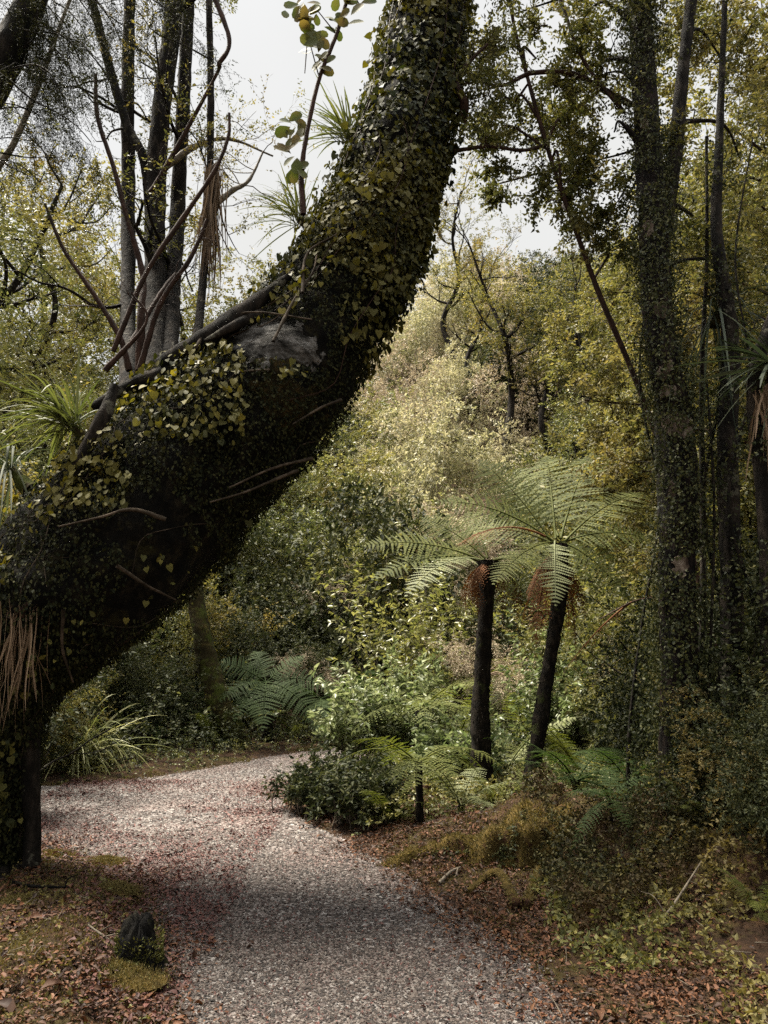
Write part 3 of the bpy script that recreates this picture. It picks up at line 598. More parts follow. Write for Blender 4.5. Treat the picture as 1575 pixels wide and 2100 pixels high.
for pts in ([(265, 760, 5.5, 11), (245, 690, 5.5, 9), (190, 600, 5.5, 8), (130, 510, 5.5, 7), (92, 418, 5.5, 5)],
            [(285, 780, 5.5, 15), (290, 640, 5.5, 13), (292, 560, 5.6, 10), (258, 440, 5.6, 9), (232, 340, 5.6, 8), (200, 240, 5.6, 8), (196, 152, 5.6, 5)],
            [(232, 720, 5.4, 9), (300, 560, 5.45, 8), (380, 440, 5.5, 8), (440, 350, 5.5, 7), (468, 280, 5.5, 6), (470, 232, 5.5, 5)],
            [(285, 760, 5.4, 10), (330, 620, 5.4, 9), (390, 530, 5.4, 7), (425, 450, 5.4, 6)],
            [(270, 700, 5.6, 8), (330, 600, 5.8, 7), (360, 560, 6, 5)],
            [(430, -30, 5.8, 9), (470, 80, 5.8, 8), (450, 130, 5.8, 8), (440, 160, 5.9, 6), (330, 360, 6.0, 8), (300, 400, 6, 5)],
            [(215, 760, 5.3, 10), (300, 660, 5.3, 5), (270, 600, 5.3, 3)]):
    c_, r_ = pp3(pts); mb = MB(); c, r = tube(mb, c_, r_*.66, 10, 60, .18, len(pts), 14)
    an = []
    for k in range(3): i = rng.integers(20, 58); branchy(mb, an, c[i], rng.normal(size=3)+[0, 0, .3], .3, .004, 1, rng, .3, .8, 2, 5, .3, 4)
    mb.build('limb', M['bark_red'], sh, smooth=True)
# pale twisting branches right of the stems
sb = thing('twisted_branch', 'pale twisting leafless branch reaching right of the upright stems', 'branch', tuple(P(440, 400, 6.4))); mb = MB(); an = []
for pts in ([(420, 440, 6.3, 8), (470, 395, 6.5, 6), (510, 370, 6.6, 4), (540, 310, 6.7, 2)], [(330, 350, 6.5, 9), (400, 300, 6.6, 6), (470, 285, 6.8, 4), (560, 320, 7.0, 2)]):
    c_, r_ = pp3(pts); c, r = tube(mb, c_, r_, 8, 40, .2, 3, 15)
    for k in range(6): i = rng.integers(12, 39); branchy(mb, an, c[i], rng.normal(size=3)+[.4, 0, .5], .6, .006, 2, rng, .2, .7, 3, 6, .3, 4)
mb.build('wood', M['twig'], sb); mb = MB(); p, d = anc(an); q = rng.random(len(p)) < .5; sprays(mb, p[q], d[q], rng, 5, .1, .03); mb.build('leaves', M['olive'], sb)

# dark needle-leaved conifer sprays, upper left corner
cf = thing('drooping_conifer', 'dark leaning trunk with drooping needle foliage in the top left corner', 'tree', tuple(P(-120, 260, 4.6)))
mb = MB(); c_, r_ = pp3([(-760, 1750, 4.6, 66), (-560, 1200, 4.6, 56), (-340, 720, 4.6, 49), (-160, 380, 4.6, 44), (-20, 170, 4.6, 42), (40, 60, 4.6, 34), (90, -60, 4.6, 30)]); tube(mb, c_, r_, 16, 50, .1, 5, 8); mb.build('trunk', M['bark_dark'], cf, smooth=True)
mb = MB(); an = []
for s in ((30, 60), (-20, 140), (60, -20), (0, 100), (-60, 220), (100, -60), (20, 20), (150, -80), (210, -90), (-60, 300)):
    for k in range(4): branchy(mb, an, P(s[0]+rng.normal()*20, s[1], 4.6+rng.normal()*.35), np.array([.8, rng.normal()*.5, -.15+rng.normal()*.4]), rng.uniform(.35, .7), .008, 2, rng, -.25, .6, 4, 6, .2, 4)
mb.build('branch', M['bark_dark'], cf); mb = MB(); p, d = anc(an); sprays(mb, p, d+[0, 0, -.5], rng, 12, .13, .024, RH, .16, .4); mb.build('needles', M['ivy_dark'], cf)
t = stem_tree('thin grey bare pole leaning in the upper left', [(-330, 1700, 5.6, 12), (-200, 1000, 5.6, 10), (-40, 430, 5.6, 8), (30, 290, 5.6, 7), (80, 170, 5.6, 6), (135, 20, 5.6, 4), (170, -60, 5.6, 4)], M['twig'], 8, name='bare_sapling', cat='sapling')

# ------------------------------------------------------------------ right hand trees
M['flake_wood'] = surf_mat('peeling_bark', [(.35, (.03, .02, .014)), (.5, (.12, .09, .067)), (.65, (.28, .235, .185))], 10, 8, .8, 26, .85, (1, 1, .5))
def rtree(label, pts, mat, seed, name, leafmat=None, ivy_n=0, ivyL=.035, ivymat=None, blobs=(), Ln=.045, n_tw=0, sides=20, cat='tree', rough=.1, drop=.2, shape=RH, patches=()):
    rng = np.random.default_rng(seed); c_, r_ = pp3(pts); base = c_[0].copy()
    t = thing(name, label, cat, tuple(base)); mb = MB(); c, r = tube(mb, c_, r_, sides, 16*len(pts), rough, seed, 7, .02); t_skin = mb.last; mb.build('trunk', mat, t, smooth=True)
    for px, py, Yq, rx, rz in patches: skin_patch(t_skin, P(px, py, Yq), (rx, .12, rz), 'bark_flake', M['flake_wood'], t, px, .007, .6, 12)
    an = []
    for (px, py, Y, rad, nb) in blobs:
        w = MB()      # a limb reaches each clump, then it branches
        q = P(px, py, Y); i = int(np.argmin(np.linalg.norm(c-(q-[0, 0, rad*.6]), axis=1))); d = q-c[i]
        m = (c[i]+q)/2+rng.normal(size=3)*.1+[0, 0, .1]
        tube(w, [c[i], m, q], [max(.012, r[i]*.4), .014, .008], 6, 18, .1, 2, 12)
        for k in range(nb): branchy(w, an, q+rng.normal(size=3)*rad*.25, rng.normal(size=3)+[0, 0, .1], rad*rng.uniform(.5, 1.0), .007, 2, rng, .05, .8, 4, 6, .28, 4)
        w.build('branch', mat, t)
    if an:
        mb = MB(); p, d = anc(an); sprays(mb, p, d, rng, 7, .13, Ln, shape, .5, drop); mb.build('crown', leafmat, t)
    if ivy_n:
        p, d, tt = tube_samples(c, r, ivy_n, rng); k = noise3(p, 3.2, seed) > -.25; p, d = p[k], d[k]
        p = p+d*(.02+.13*rng.random((len(p), 1))**2); mb = MB(); leaves(mb, p, d+rng.normal(size=p.shape)*.6, rng.normal(size=p.shape)*.6+[0, 0, -.7], rng.uniform(.6, 1.3, len(p))*ivyL, RH, .65)
        mb.build('clinging_leaves', ivymat or M['deep'], t)
    return t, c
rtree('dark creeper clad trunk with patches of flaking pinkish bark, right of the tree ferns', [(1400, 1830, 5.3, 58), (1395, 1650, 5.3, 42), (1395, 1400, 5.35, 38), (1388, 1200, 5.4, 35), (1394, 1000, 5.45, 35), (1388, 860, 5.5, 34), (1362, 740, 5.5, 31),
       (1345, 600, 5.6, 32), (1336, 400, 5.7, 30), (1322, 200, 5.8, 28), (1310, -20, 5.9, 25), (1300, -250, 6.0, 22)], M['bark_flake'], 61, 'creeper_clad_tree', M['olive'], 42000, .027, M['deep'],
      [(1180, 60, 6.3, .8, 3), (1120, 180, 6.6, .7, 2), (1240, 150, 6.2, .8, 3), (1220, 330, 6.6, .7, 3), (1170, -80, 6.2, .8, 3), (1290, -60, 6.4, .8, 3), (1270, 430, 6.4, .6, 3), (1050, 30, 6.6, .6, 1), (1430, -40, 6.6, .8, 3), (1260, 270, 5.9, .6, 3)], .05, patches=[(1385, 872, 5.36, .16, .13), (1362, 762, 5.4, .07, .06), (1372, 800, 5.4, .05, .05), (1380, 1000, 5.3, .05, .10), (1350, 640, 5.5, .05, .06), (1330, 470, 5.6, .04, .08), (1395, 1160, 5.3, .05, .07), (1320, 260, 5.7, .03, .06)])
rtree('slimmer mottled trunk rising close behind the creeper clad one', [(1400, 1700, 5.9, 22), (1375, 1200, 5.9, 20), (1360, 800, 5.9, 19), (1356, 560, 5.9, 17), (1372, 400, 5.9, 18), (1386, 290, 5.9, 17), (1400, 150, 5.95, 14), (1418, 0, 6.0, 13), (1440, -200, 6, 11)], M['bark_stem'], 62, 'mottled_tree',
      M['gold'], 2500, .03, M['deep'], [(1480, 120, 6.6, .8, 3), (1520, 330, 6.8, .8, 4), (1460, 480, 7.0, .8, 3), (1540, 560, 6.7, .8, 3), (1500, 0, 7, .8, 3)], .05)
rtree('gaunt dark trunk hung with creepers behind the strap leaves at the right', [(1510, 1850, 5.6, 28), (1505, 1500, 5.6, 24), (1500, 1200, 5.6, 22), (1492, 900, 5.6, 21), (1500, 700, 5.7, 17), (1470, 480, 5.8, 13), (1475, 300, 5.9, 9), (1482, 120, 6, 7), (1492, -120, 6.1, 5)], M['bark_dark'], 63, 'gaunt_tree', M['olive'], 6000, .032, M['deep'],
      [(1560, 700, 6.4, .7, 3), (1440, 640, 6.6, .6, 3), (1600, 900, 6.2, .7, 3), (1450, 900, 6.6, .6, 3)], .045)
t = None
for k, (x0, x1, Yv, r0, la) in enumerate(((1452, 1440, 5.3, 4, 'thin dark vine hanging just right of the creeper clad trunk'), (1475, 1462, 5.7, 6, 'dark wiry vine between the creeper clad trunk and the gaunt one'), (1535, 1522, 5.2, 5, 'dark vine hanging right of the gaunt trunk'), (1556, 1548, 5.6, 8, 'thick dark vine at the right edge behind the spiky head'), (1300, 1330, 5.9, 4, 'slack vine hanging left of the creeper clad trunk'), (1425, 1448, 6.2, 9, 'slim dark stem standing behind the vines at the right'))):
    rng = np.random.default_rng(700+k); c_, r_ = pp3([(x0+rng.normal()*17+(x1-x0)*q/6, 1780-q*250, Yv, r0*(1-.11*q)) for q in range(5+k % 3)]); t = thing('hanging_vine', la, 'vine', tuple(c_[0])); mb = MB(); c, r = tube(mb, c_, r_, 7, 60, .25, k, 12); mb.build('stem', M['bark_dark'], t, smooth=True)
    p, d, tt = tube_samples(c, r, 500, rng); mb = MB(); p = p+d*rng.random((500, 1))*.06; leaves(mb, p, d+rng.normal(size=p.shape)*.6, rng.normal(size=p.shape)+[0, 0, -.7], rng.uniform(.02, .04, 500), RH, .6); mb.build('leaves', M['deep'], t)
rng = np.random.default_rng(88)
rtree('dark trunk curving out of the frame at the right edge', [(1600, 1850, 5.0, 34), (1590, 1400, 5.0, 26), (1570, 1050, 5.0, 16), (1545, 800, 5.0, 14), (1590, 640, 5.0, 15), (1640, 480, 5.1, 14)], M['bark_dark'], 64, 'edge_tree', M['deep'], 5000, .032, M['deep'],
      [(1620, 1200, 5.2, .5, 3), (1600, 1450, 5.0, .5, 3)], .04)
rtree('long thin sapling slanting from the top centre down to the tree fern', [(1545, 1800, 6.4, 9), (1490, 1450, 6.4, 7), (1430, 1180, 6.4, 6), (1370, 960, 6.4, 6), (1300, 770, 6.4, 6), (1232, 610, 6.4, 6), (1180, 470, 6.4, 5.5), (1128, 320, 6.4, 5), (1085, 170, 6.4, 4.5), (1050, 30, 6.4, 4), (1035, -120, 6.4, 4)], M['bark_red'], 65, 'slanting_sapling', M['gold'], 0, blobs=
      [(1020, 290, 6.5, .45, 1), (1100, 120, 6.5, .5, 2), (985, 150, 6.5, .45, 1), (1050, 230, 6.6, .5, 2), (1150, 250, 6.5, .5, 2), (1250, 520, 6.5, .4, 2), (1120, 380, 6.6, .4, 2), (1010, 380, 6.8, .4, 1), (1180, 400, 6.6, .45, 2)], Ln=.05, cat='sapling', sides=10)
# an arching branch across the sky gap
br = thing('arching_branch', 'thin arching branch crossing the sky gap right of the leaning trunk', 'branch', tuple(P(1290, 220, 6.2))); mb = MB(); an = []
for pts in ([(1295, 215, 6.1, 8), (1230, 180, 6.2, 7), (1170, 150, 6.2, 6), (1090, 150, 6.2, 5), (1030, 175, 6.2, 4), (975, 165, 6.2, 2)], [(945, 250, 6.1, 14), (952, 210, 6.0, 12), (935, 170, 6.0, 9), (960, 130, 6.0, 5), (1000, 90, 6, 3)], [(930, 310, 6.1, 5), (1000, 300, 6.2, 4), (1070, 308, 6.3, 4), (1118, 298, 6.4, 4)], [(1150, 0, 6.2, 4), (1195, 120, 6.1, 4), (1280, 230, 6, 5)]):
    c_, r_ = pp3(pts); c, r = tube(mb, c_, r_, 7, 50, .15, 3, 14)
    for k in range(7): i = rng.integers(10, 49); branchy(mb, an, c[i], rng.normal(size=3)+[0, 0, -.2], .4, .004, 2, rng, 0, .8, 3, 6, .35, 4)
mb.build('wood', M['bark_red'], br); mb = MB(); p, d = anc(an); q = rng.random(len(p)) < .7; sprays(mb, p[q], d[q], rng, 4, .12, .04, RH, .55, .4); mb.build('leaves', M['gold'], br)

# ------------------------------------------------------------------ foliage prototypes and their copies
rng = np.random.default_rng(9)
def shrub_proto(name, seed, n, L, mat, R=(1, 1, 1), nsub=16, shape=RH, wr=.5, droop=.2, per=8, gap=-.45):
    """a bush of unit radius standing on its origin: short stems plus sprays in sub-clumps"""
    rng = np.random.default_rng(seed); mb = MB(); R = np.asarray(R, float)
    p, d = clump_points(n//per, (0, 0, R[2]*.85), R, nsub+12, rng, .65, seed, gap+.35); sprays(mb, p, d, rng, per, .16, L, shape, wr, droop)
    o = mb.build(name, mat); return o
def place_single(o0, spots, labels, cat, group):
    out = []
    for k, (x, y, s, rz, zs) in enumerate(spots):
        px = 787.5+1517*x/y; where = ('low on' if y < 20 else 'halfway up' if y < 29 else 'high on' if y < 38 else 'atop')+' the slope '+(
            'beyond the upright stems' if px < 480 else 'just behind the leaning trunk' if px < 740 else 'in the bright strip' if px < 960 else 'beyond the tree ferns' if px < 1230 else 'behind the right hand trunks')
        o = o0 if k == 0 else o0.copy()
        if k: S.collection.objects.link(o)
        o.location = (x, y, gh(x, y)-.12*s); o.rotation_euler = (0, 0, rz); o.scale = (s, s, s*zs)
        near_ = min(((abs(px-q)/1.0, w_) for q, w_ in ((262, 'left stem'), (350, 'clustered stems'), (640, 'trunk belly'), (860, 'trunk edge'), (930, 'distant grey crown'), (1040, 'open skyline tree'), (1150, 'fern crown'), (1250, 'slanting sapling'), (1390, 'creeper clad trunk'), (1500, 'gaunt trunk'))))[1] if k % 1 == 0 else ''
        tag(o, labels+' '+where+', seen past the '+near_ if len((labels+' '+where+' '+near_).split()) < 14 else labels+' '+where, cat, group); out.append(o)
    return out
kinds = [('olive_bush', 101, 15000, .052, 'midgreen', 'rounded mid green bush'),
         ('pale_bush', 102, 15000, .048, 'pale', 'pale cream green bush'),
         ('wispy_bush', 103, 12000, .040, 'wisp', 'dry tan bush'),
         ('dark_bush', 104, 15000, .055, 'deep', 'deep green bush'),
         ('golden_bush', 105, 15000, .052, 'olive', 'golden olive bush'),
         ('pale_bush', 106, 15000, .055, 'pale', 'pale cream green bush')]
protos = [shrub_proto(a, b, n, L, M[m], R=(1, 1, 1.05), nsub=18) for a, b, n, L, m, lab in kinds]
spots = [[] for _ in kinds]
yy = 14.2
while yy < 50:
    step = 1.3+.045*yy; wX = .60*yy+3; x = -wX+rng.uniform(0, step)
    while x < wX:
        X_, Y_ = x+rng.normal()*.35*step, yy+rng.normal()*.35*step
        px = 787.5+1517*X_/Y_
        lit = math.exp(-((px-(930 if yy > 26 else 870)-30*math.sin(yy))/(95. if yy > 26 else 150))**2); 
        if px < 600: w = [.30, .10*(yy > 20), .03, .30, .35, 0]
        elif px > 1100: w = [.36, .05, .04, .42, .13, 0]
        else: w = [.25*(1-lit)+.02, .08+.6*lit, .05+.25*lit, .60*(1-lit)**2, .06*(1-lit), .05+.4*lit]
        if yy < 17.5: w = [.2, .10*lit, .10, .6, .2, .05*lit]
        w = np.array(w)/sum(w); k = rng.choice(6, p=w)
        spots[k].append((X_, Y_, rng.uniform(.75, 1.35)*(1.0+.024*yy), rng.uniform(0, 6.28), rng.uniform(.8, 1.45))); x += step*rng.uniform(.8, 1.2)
    yy += step*.85
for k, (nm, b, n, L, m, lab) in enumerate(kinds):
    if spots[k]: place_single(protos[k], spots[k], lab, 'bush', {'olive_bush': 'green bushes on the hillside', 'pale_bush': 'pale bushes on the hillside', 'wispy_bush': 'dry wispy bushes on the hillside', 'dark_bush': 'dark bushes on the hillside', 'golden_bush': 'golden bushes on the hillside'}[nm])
    else: bpy.data.objects.remove(protos[k])

# tall trees
def tall_tree(name, label, group, seed, Hh, mat, n, L, R=(2.2, 2.2, 3.4), bark='bark_stem', base_free=.25, nb=22, cat='tree', nsub=26):
    rng = np.random.default_rng(seed); t = thing(name, label, cat, (0, 0, 0), group)
    w = MB(); an = []; pts = [(0, 0, -.3)]
    for k in range(5): pts.append((rng.normal()*.12*(k+1), rng.normal()*.12*(k+1), Hh*(k+1)/5.6))
    c, r = tube(w, pts, np.linspace(.16, .03, 6)*Hh/9, 10, 40, .1, seed, 3); w.build('trunk', M[bark], t, smooth=True)
    w = MB(); cz = Hh*(base_free+(1-base_free)/2)
    for k in range(nb):
        i = rng.integers(int(len(c)*base_free), len(c)); a = rng.uniform(0, 6.28); d = np.array([math.cos(a), math.sin(a), rng.uniform(.1, .9)])
        branchy(w, an, c[i], d, R[0]*rng.uniform(.5, 1.0), r[i]*.5+.01, 2, rng, .25, .6, 3, 6, .2, 4)
    w.build('branch', M[bark], t)
    p, d = anc(an); mb = MB(); q = noise3(p, 1.3, seed) > -.25; sprays(mb, p[q], d[q], rng, 7, .25, L, RH, .5, .2)
    p, d = clump_points(n//7, (0, 0, cz), np.array(R)*[1, 1, 1], nsub+14, rng, .6, seed, .02, -.95); sprays(mb, p, d, rng, 8, .22, L, RH, .5, .2)
    mb.build('crown', M[mat], t); return t
t1 = tall_tree('forest_tree', 'x', 'x', 201, 11, 'olive', 30000, .085, (2.4, 2.4, 4.4))
t2 = tall_tree('forest_tree', 'x', 'x', 202, 10, 'midgreen', 26000, .08, (2.2, 2.2, 4.0))
t3 = tall_tree('forest_tree', 'x', 'x', 203, 9, 'gold', 24000, .075, (2.0, 2.0, 3.6))
t4 = tall_tree('airy_tree', 'slim open crowned tree silhouetted on the skyline right of the leaning trunk', None, 204, 10, 'olive', 8000, .08, (2.0, 2.0, 3.0), base_free=.45, nb=16)
def at_px(px, Y, dz=0): x = (px-787.5)/1517*Y/1.045; return (x, Y, gh(x, Y)+dz)
first = {}
def put(proto, px, Y, sc, rz, label, group=None):
    loc = at_px(px, Y); z = loc[2]
    if id(proto) not in first:
        first[id(proto)] = 1; proto.location = loc; proto.rotation_euler = (0, 0, rz); proto.scale = (sc, sc, sc) if not hasattr(sc, '__len__') else sc
        proto['label'] = label
        if group: proto['group'] = group
        elif 'group' in proto: del proto['group']
        return proto
    o = dup(proto, loc, rz, sc, label, group)
    if group is None and 'group' in o: del o['group']
    return o
LG = 'trees massed behind the left side'
ll = 'bushy olive tree in the wall of trees behind the left side'
lm = 'mid green tree in the wall of trees behind the left side'
lg = 'golden green tree in the wall of trees behind the left side'
for px, Y, s, pr, la in ((40, 17, .95, t1, ll), (210, 19, .92, t3, lg), (-90, 14.5, 1.05, t2, lm), (330, 21, 1.0, t1, ll), (130, 23, 1.1, t2, lm), (460, 22, .95, t3, lg), (20, 26, 1.15, t1, ll),
                         (270, 15.5, .62, t2, lm), (120, 13.6, .55, t3, lg), (400, 16.5, .60, t1, ll), (0, 12.8, .5, t2, lm), (560, 25, .85, t2, lm), (-200, 18, 1.1, t3, lg), (520, 18, .5, t1, ll)):
    put(pr, px, Y, s*1.06, rng.uniform(0, 6.28), la+(', in its front row' if Y < 16.6 else ', in its middle row' if Y < 20 else ', in its back row'), LG)
RG = 'trees massed behind the right side'
rl = 'bushy olive tree in the wall of trees behind the right side'; rm = 'mid green tree in the wall of trees behind the right side'; rg_ = 'golden green tree in the wall of trees behind the right side'
for px, Y, s, pr, la in ((1480, 10.5, .72, t3, rg_), (1590, 9.2, .75, t1, rl), (1330, 13, .62, t2, rm), (1450, 14, .90, t1, rl), (1560, 13, .95, t3, rg_), (1400, 18, .75, t2, rm), (1300, 17, .52, t2, rm),
                         (1520, 19, 1.0, t2, rm), (1650, 15, 1.0, t1, rl), (1225, 22, .5, t2, rm), (1700, 10, .9, t2, rm)):
    put(pr, px, Y, s, rng.uniform(0, 6.28), la+(', in its front row' if Y < 13.5 else ', in its back row'), RG)
put(t4, 1052, 25, 1.0, .4, 'slim open crowned tree silhouetted in the middle of the skyline gap')
put(t4, 945, 31, 1.0, 1.9, 'greyish distant crown just right of the leaning trunk on the skyline')
put(t4, 1160, 24, .8, 3.2, 'brownish open tree at the right of the skyline gap')
put(t4, 1235, 23, .85, 1.2, 'open olive tree on the skyline just left of the creeper clad trunk')
put(t4, 1000, 29, .8, 2.6, 'small open crown on the skyline between the two silhouetted trees')
put(t4, 430, 20, 1.05, 4.0, 'open twiggy tree rising right of the upright stems')
put(t4, 560, 24, .90, 5.0, 'faint open crown against the sky left of the leaning trunk')

# near understorey bushes with real-size leaves
near = {}; M['dry_twig'] = surf_mat('dry_twig', [(.3, (.09, .06, .04)), (.7, (.26, .19, .13))], 20, 4, .3, 50, .8)
for nm, sd_, n, L, m, R, lab in (('small_leaved_bush', 301, 26000, .042, 'midgreen', (1, 1, 1.3), ''), ('dark_leaved_bush', 302, 24000, .045, 'deep', (1, 1, 1.2), ''), ('golden_leaved_bush', 303, 20000, .045, 'gold', (1, 1, 1.6), ''), ('olive_leaved_bush', 304, 22000, .042, 'olive', (1, 1, 1.5), '')):
    rg = np.random.default_rng(sd_); t = thing(nm, 'x', 'bush', (0, 0, 0)); w = MB(); an = []
    for k in range(7): branchy(w, an, (rg.normal()*.08, rg.normal()*.08, -.15), (rg.normal()*.6, rg.normal()*.6, 1), 1.5, .018, 2, rg, .2, .5, 3, 7, .2, 5)
    w.build('stem', M['bark_dark'], t); mb = MB(); p, d = clump_points(n//7, (0, 0, R[2]*.8), R, 34, rg, .6, sd_, -.05); sprays(mb, p, d, rg, 8, .13, L, RH, .5, .2)
    p, d = anc(an); sprays(mb, p, d, rg, 6, .13, L); mb.build('foliage', M[m], t); near[nm] = t
for nm, sd_, hh in (('dry_twiggy_bush', 311, 1.0),):
    rg = np.random.default_rng(sd_); t = thing(nm, 'x', 'bush', (0, 0, 0)); w = MB(); an = []
    for k in range(16): branchy(w, an, (rg.normal()*.1, rg.normal()*.1, .2), (rg.normal()*.9, rg.normal()*.9, .5), 1.1, .010, 2, rg, -.1, .8, 4, 8, .45, 4)
    w.build('stem', M['dry_twig'], t); mb = MB(); p, d = anc(an); sprays(mb, p, d, rg, 6, .10, .035, RH, .35, .5); mb.build('foliage', M['wisp'], t); near[nm] = t
dry = near['dry_twiggy_bush']
mgr, dk, go, ol = [near[k] for k in ('small_leaved_bush', 'dark_leaved_bush', 'golden_leaved_bush', 'olive_leaved_bush')]
for px, Y, s, pr, la in (
    (330, 10.7, .6, dk, 'dark bush on the far verge between the tussock and the mossy trunk'), (230, 10.6, .7, dk, 'dark bush behind the bright tussock'), (110, 10.3, .7, ol, 'olive bush behind the leaning trunk at the far verge'),
    (390, 12.2, 1.0, ol, 'olive bush behind the mossy slanting trunk'), (560, 14.3, 1.25, dk, 'tall dark bush above the deep green fern'), (690, 14.6, 1.2, dk, 'dark bush above the bend where the path disappears'), (600, 16, 1.7, mgr, 'big small leaved bush rising between the leaning trunk and the path bend'),
    (500, 12.3, .8, dk, 'dark bush right of the mossy slanting trunk'), (740, 16, 1.6, mgr, 'grey green bush lit at the top behind the path bend'), (820, 15, 1.2, ol, 'olive bush beyond the pale broad leaved shrub'), (620, 12.6, .6, dk, 'low dark bush hanging over the far verge'),
    (480, 16.5, 2.0, dk, 'large dark bush beneath the lower edge of the leaning trunk'), (680, 18.5, 2.0, mgr, 'large mid green bush rising behind the path bend'),
    (1260, 9.3, .75, ol, 'olive bush immediately behind the right tree fern'), (1330, 8.4, .85, go, 'golden leaved bush between the tree fern and the creeper clad trunk'), (1430, 7.4, 1.0, dk, 'dark bush behind the creeper clad trunk'),
    (1530, 6.8, .95, dk, 'dark bush behind the gaunt trunk at the right'), (1590, 5.9, .8, dk, 'near dark bush filling the lower right edge'), (1480, 5.1, .48, dk, 'low dark bush on the bank below the gaunt trunk'), 
    (1585, 4.4, .42, dk, 'lowest dark bush in the lower right corner'), (1500, 4.9, .45, ol, 'low olive bush on the bank near the lower right corner'), (1650, 4.9, .6, dk, 'dark bush leaning in at the right edge above the corner'), (1290, 11.5, 1.3, ol, 'tall olive bush behind the golden one'), (1420, 9.5, 1.6, go, 'tall golden leaved bush in the right thicket'), (1540, 8.2, 1.6, ol, 'tall olive bush in the right thicket'),
    (1240, 13.5, 1.6, go, 'golden bush above the arching green fronds'), (1150, 14.5, 1.3, dk, 'dark bush behind the crown of the right tree fern'), (1190, 10.6, .8, mgr, 'small leaved bush between the two fern trunks and the thicket'),
    (60, 8.8, .75, ol, 'olive bush seen behind the base of the leaning trunk'), (-80, 7.2, 1.0, dk, 'dark bush at the left frame edge behind the leaning trunk'), (-40, 9.5, 1.6, ol, 'tall olive bush at the left edge behind the bright perching tussock'), (150, 11.6, 1.5, mgr, 'tall small leaved bush seen above the leaning trunk at left')):
    put(pr, px, Y, (s, s, s*rng.uniform(.95, 1.15)), rng.uniform(0, 6.28), la)

for px, Y, s, dz, la in ((625, 12.4, .55, .55, 'dry twiggy tan bush hanging above the dark ferns by the path bend'), (700, 14.6, .8, 1.7, 'dry tan tangle above the dark bushes at the path bend'), (900, 15.5, 1.0, 1.6, 'dry tan tangle behind the left tree fern crown'), (960, 17, 1.3, 2.2, 'large dry tangle of twigs left of the right tree fern crown'),
                          (800, 17.5, 1.2, 2.4, 'dry tan tangle halfway down the bright strip'), (1000, 10.5, .7, .9, 'dry tan tangle low between the two fern trunks'), (1330, 9.0, .7, .9, 'dry tan tangle low behind the creeper clad trunk')):
    o = put(dry, px, Y, s, rng.uniform(0, 6.28), la); o.location.z += dz
# a leafy screen in the upper right: branch ends of a golden tree nearer than the trunks
gt = thing('golden_foliage_tree', 'tree with amber and olive leaves filling the upper right edge', 'tree', tuple(at_px(1720, 7.5)))
w = MB(); b0 = np.array(at_px(1720, 7.5)); top = P(1680, -100, 7.5); c, r = tube(w, [b0-[0, 0, .3], (b0+top)/2+[.1, 0, 0], top], [.14, .10, .05], 12, 40, .1); w.build('trunk', M['bark_dark'], gt, smooth=True)
w = MB(); an = []
for px, py, Y, rad in ((1500, 260, 7.2, .9), (1560, 420, 7.0, .9), (1440, 560, 7.6, .8), (1540, 640, 7.4, .8), (1480, 90, 7.4, .8), (1420, 350, 7.8, .7), (1570, 100, 7.2, .8), (1460, 760, 7.5, .7), (1590, 820, 7.2, .8), (1250, 700, 8.4, .7), (1200, 820, 8.4, .7), (1280, 860, 8.0, .7), (1230, 600, 9, .8), (1270, 960, 7.8, .6)):
    q = P(px, py, Y); i = int(np.argmin(np.linalg.norm(c-q+[0, 0, rad], axis=1))); tube(w, [c[i], (c[i]+q)/2+[0, 0, .15], q], [.03, .02, .01], 6, 16, .1)
    for k in range(5): branchy(w, an, q+rng.normal(size=3)*rad*.3, rng.normal(size=3), rad*rng.uniform(.5, .9), .007, 2, rng, .05, .8, 4, 6, .28, 4)
w.build('branch', M['bark_red'], gt); mb = MB(); p, d = anc(an); sprays(mb, p, d, rng, 7, .13, .048, RH, .52, .2); mb.build('crown', M['gold'], gt)

# mossy slanting trunk across the path
rtree('mossy slanting trunk standing on the far verge of the path', [(512, 1580, 10.8, 34), (488, 1530, 10.8, 26), (452, 1450, 10.8, 25), (428, 1370, 10.8, 22), (412, 1290, 10.8, 19), (396, 1180, 10.9, 17), (388, 1050, 11, 14), (380, 900, 11, 11)], M['bark_moss'], 71, 'mossy_tree', M['olive'], 1500, .04, M['olive'],
      [(380, 1000, 11.2, .8, 3), (420, 900, 11.3, .8, 3), (330, 950, 11.3, .7, 3)], .05)

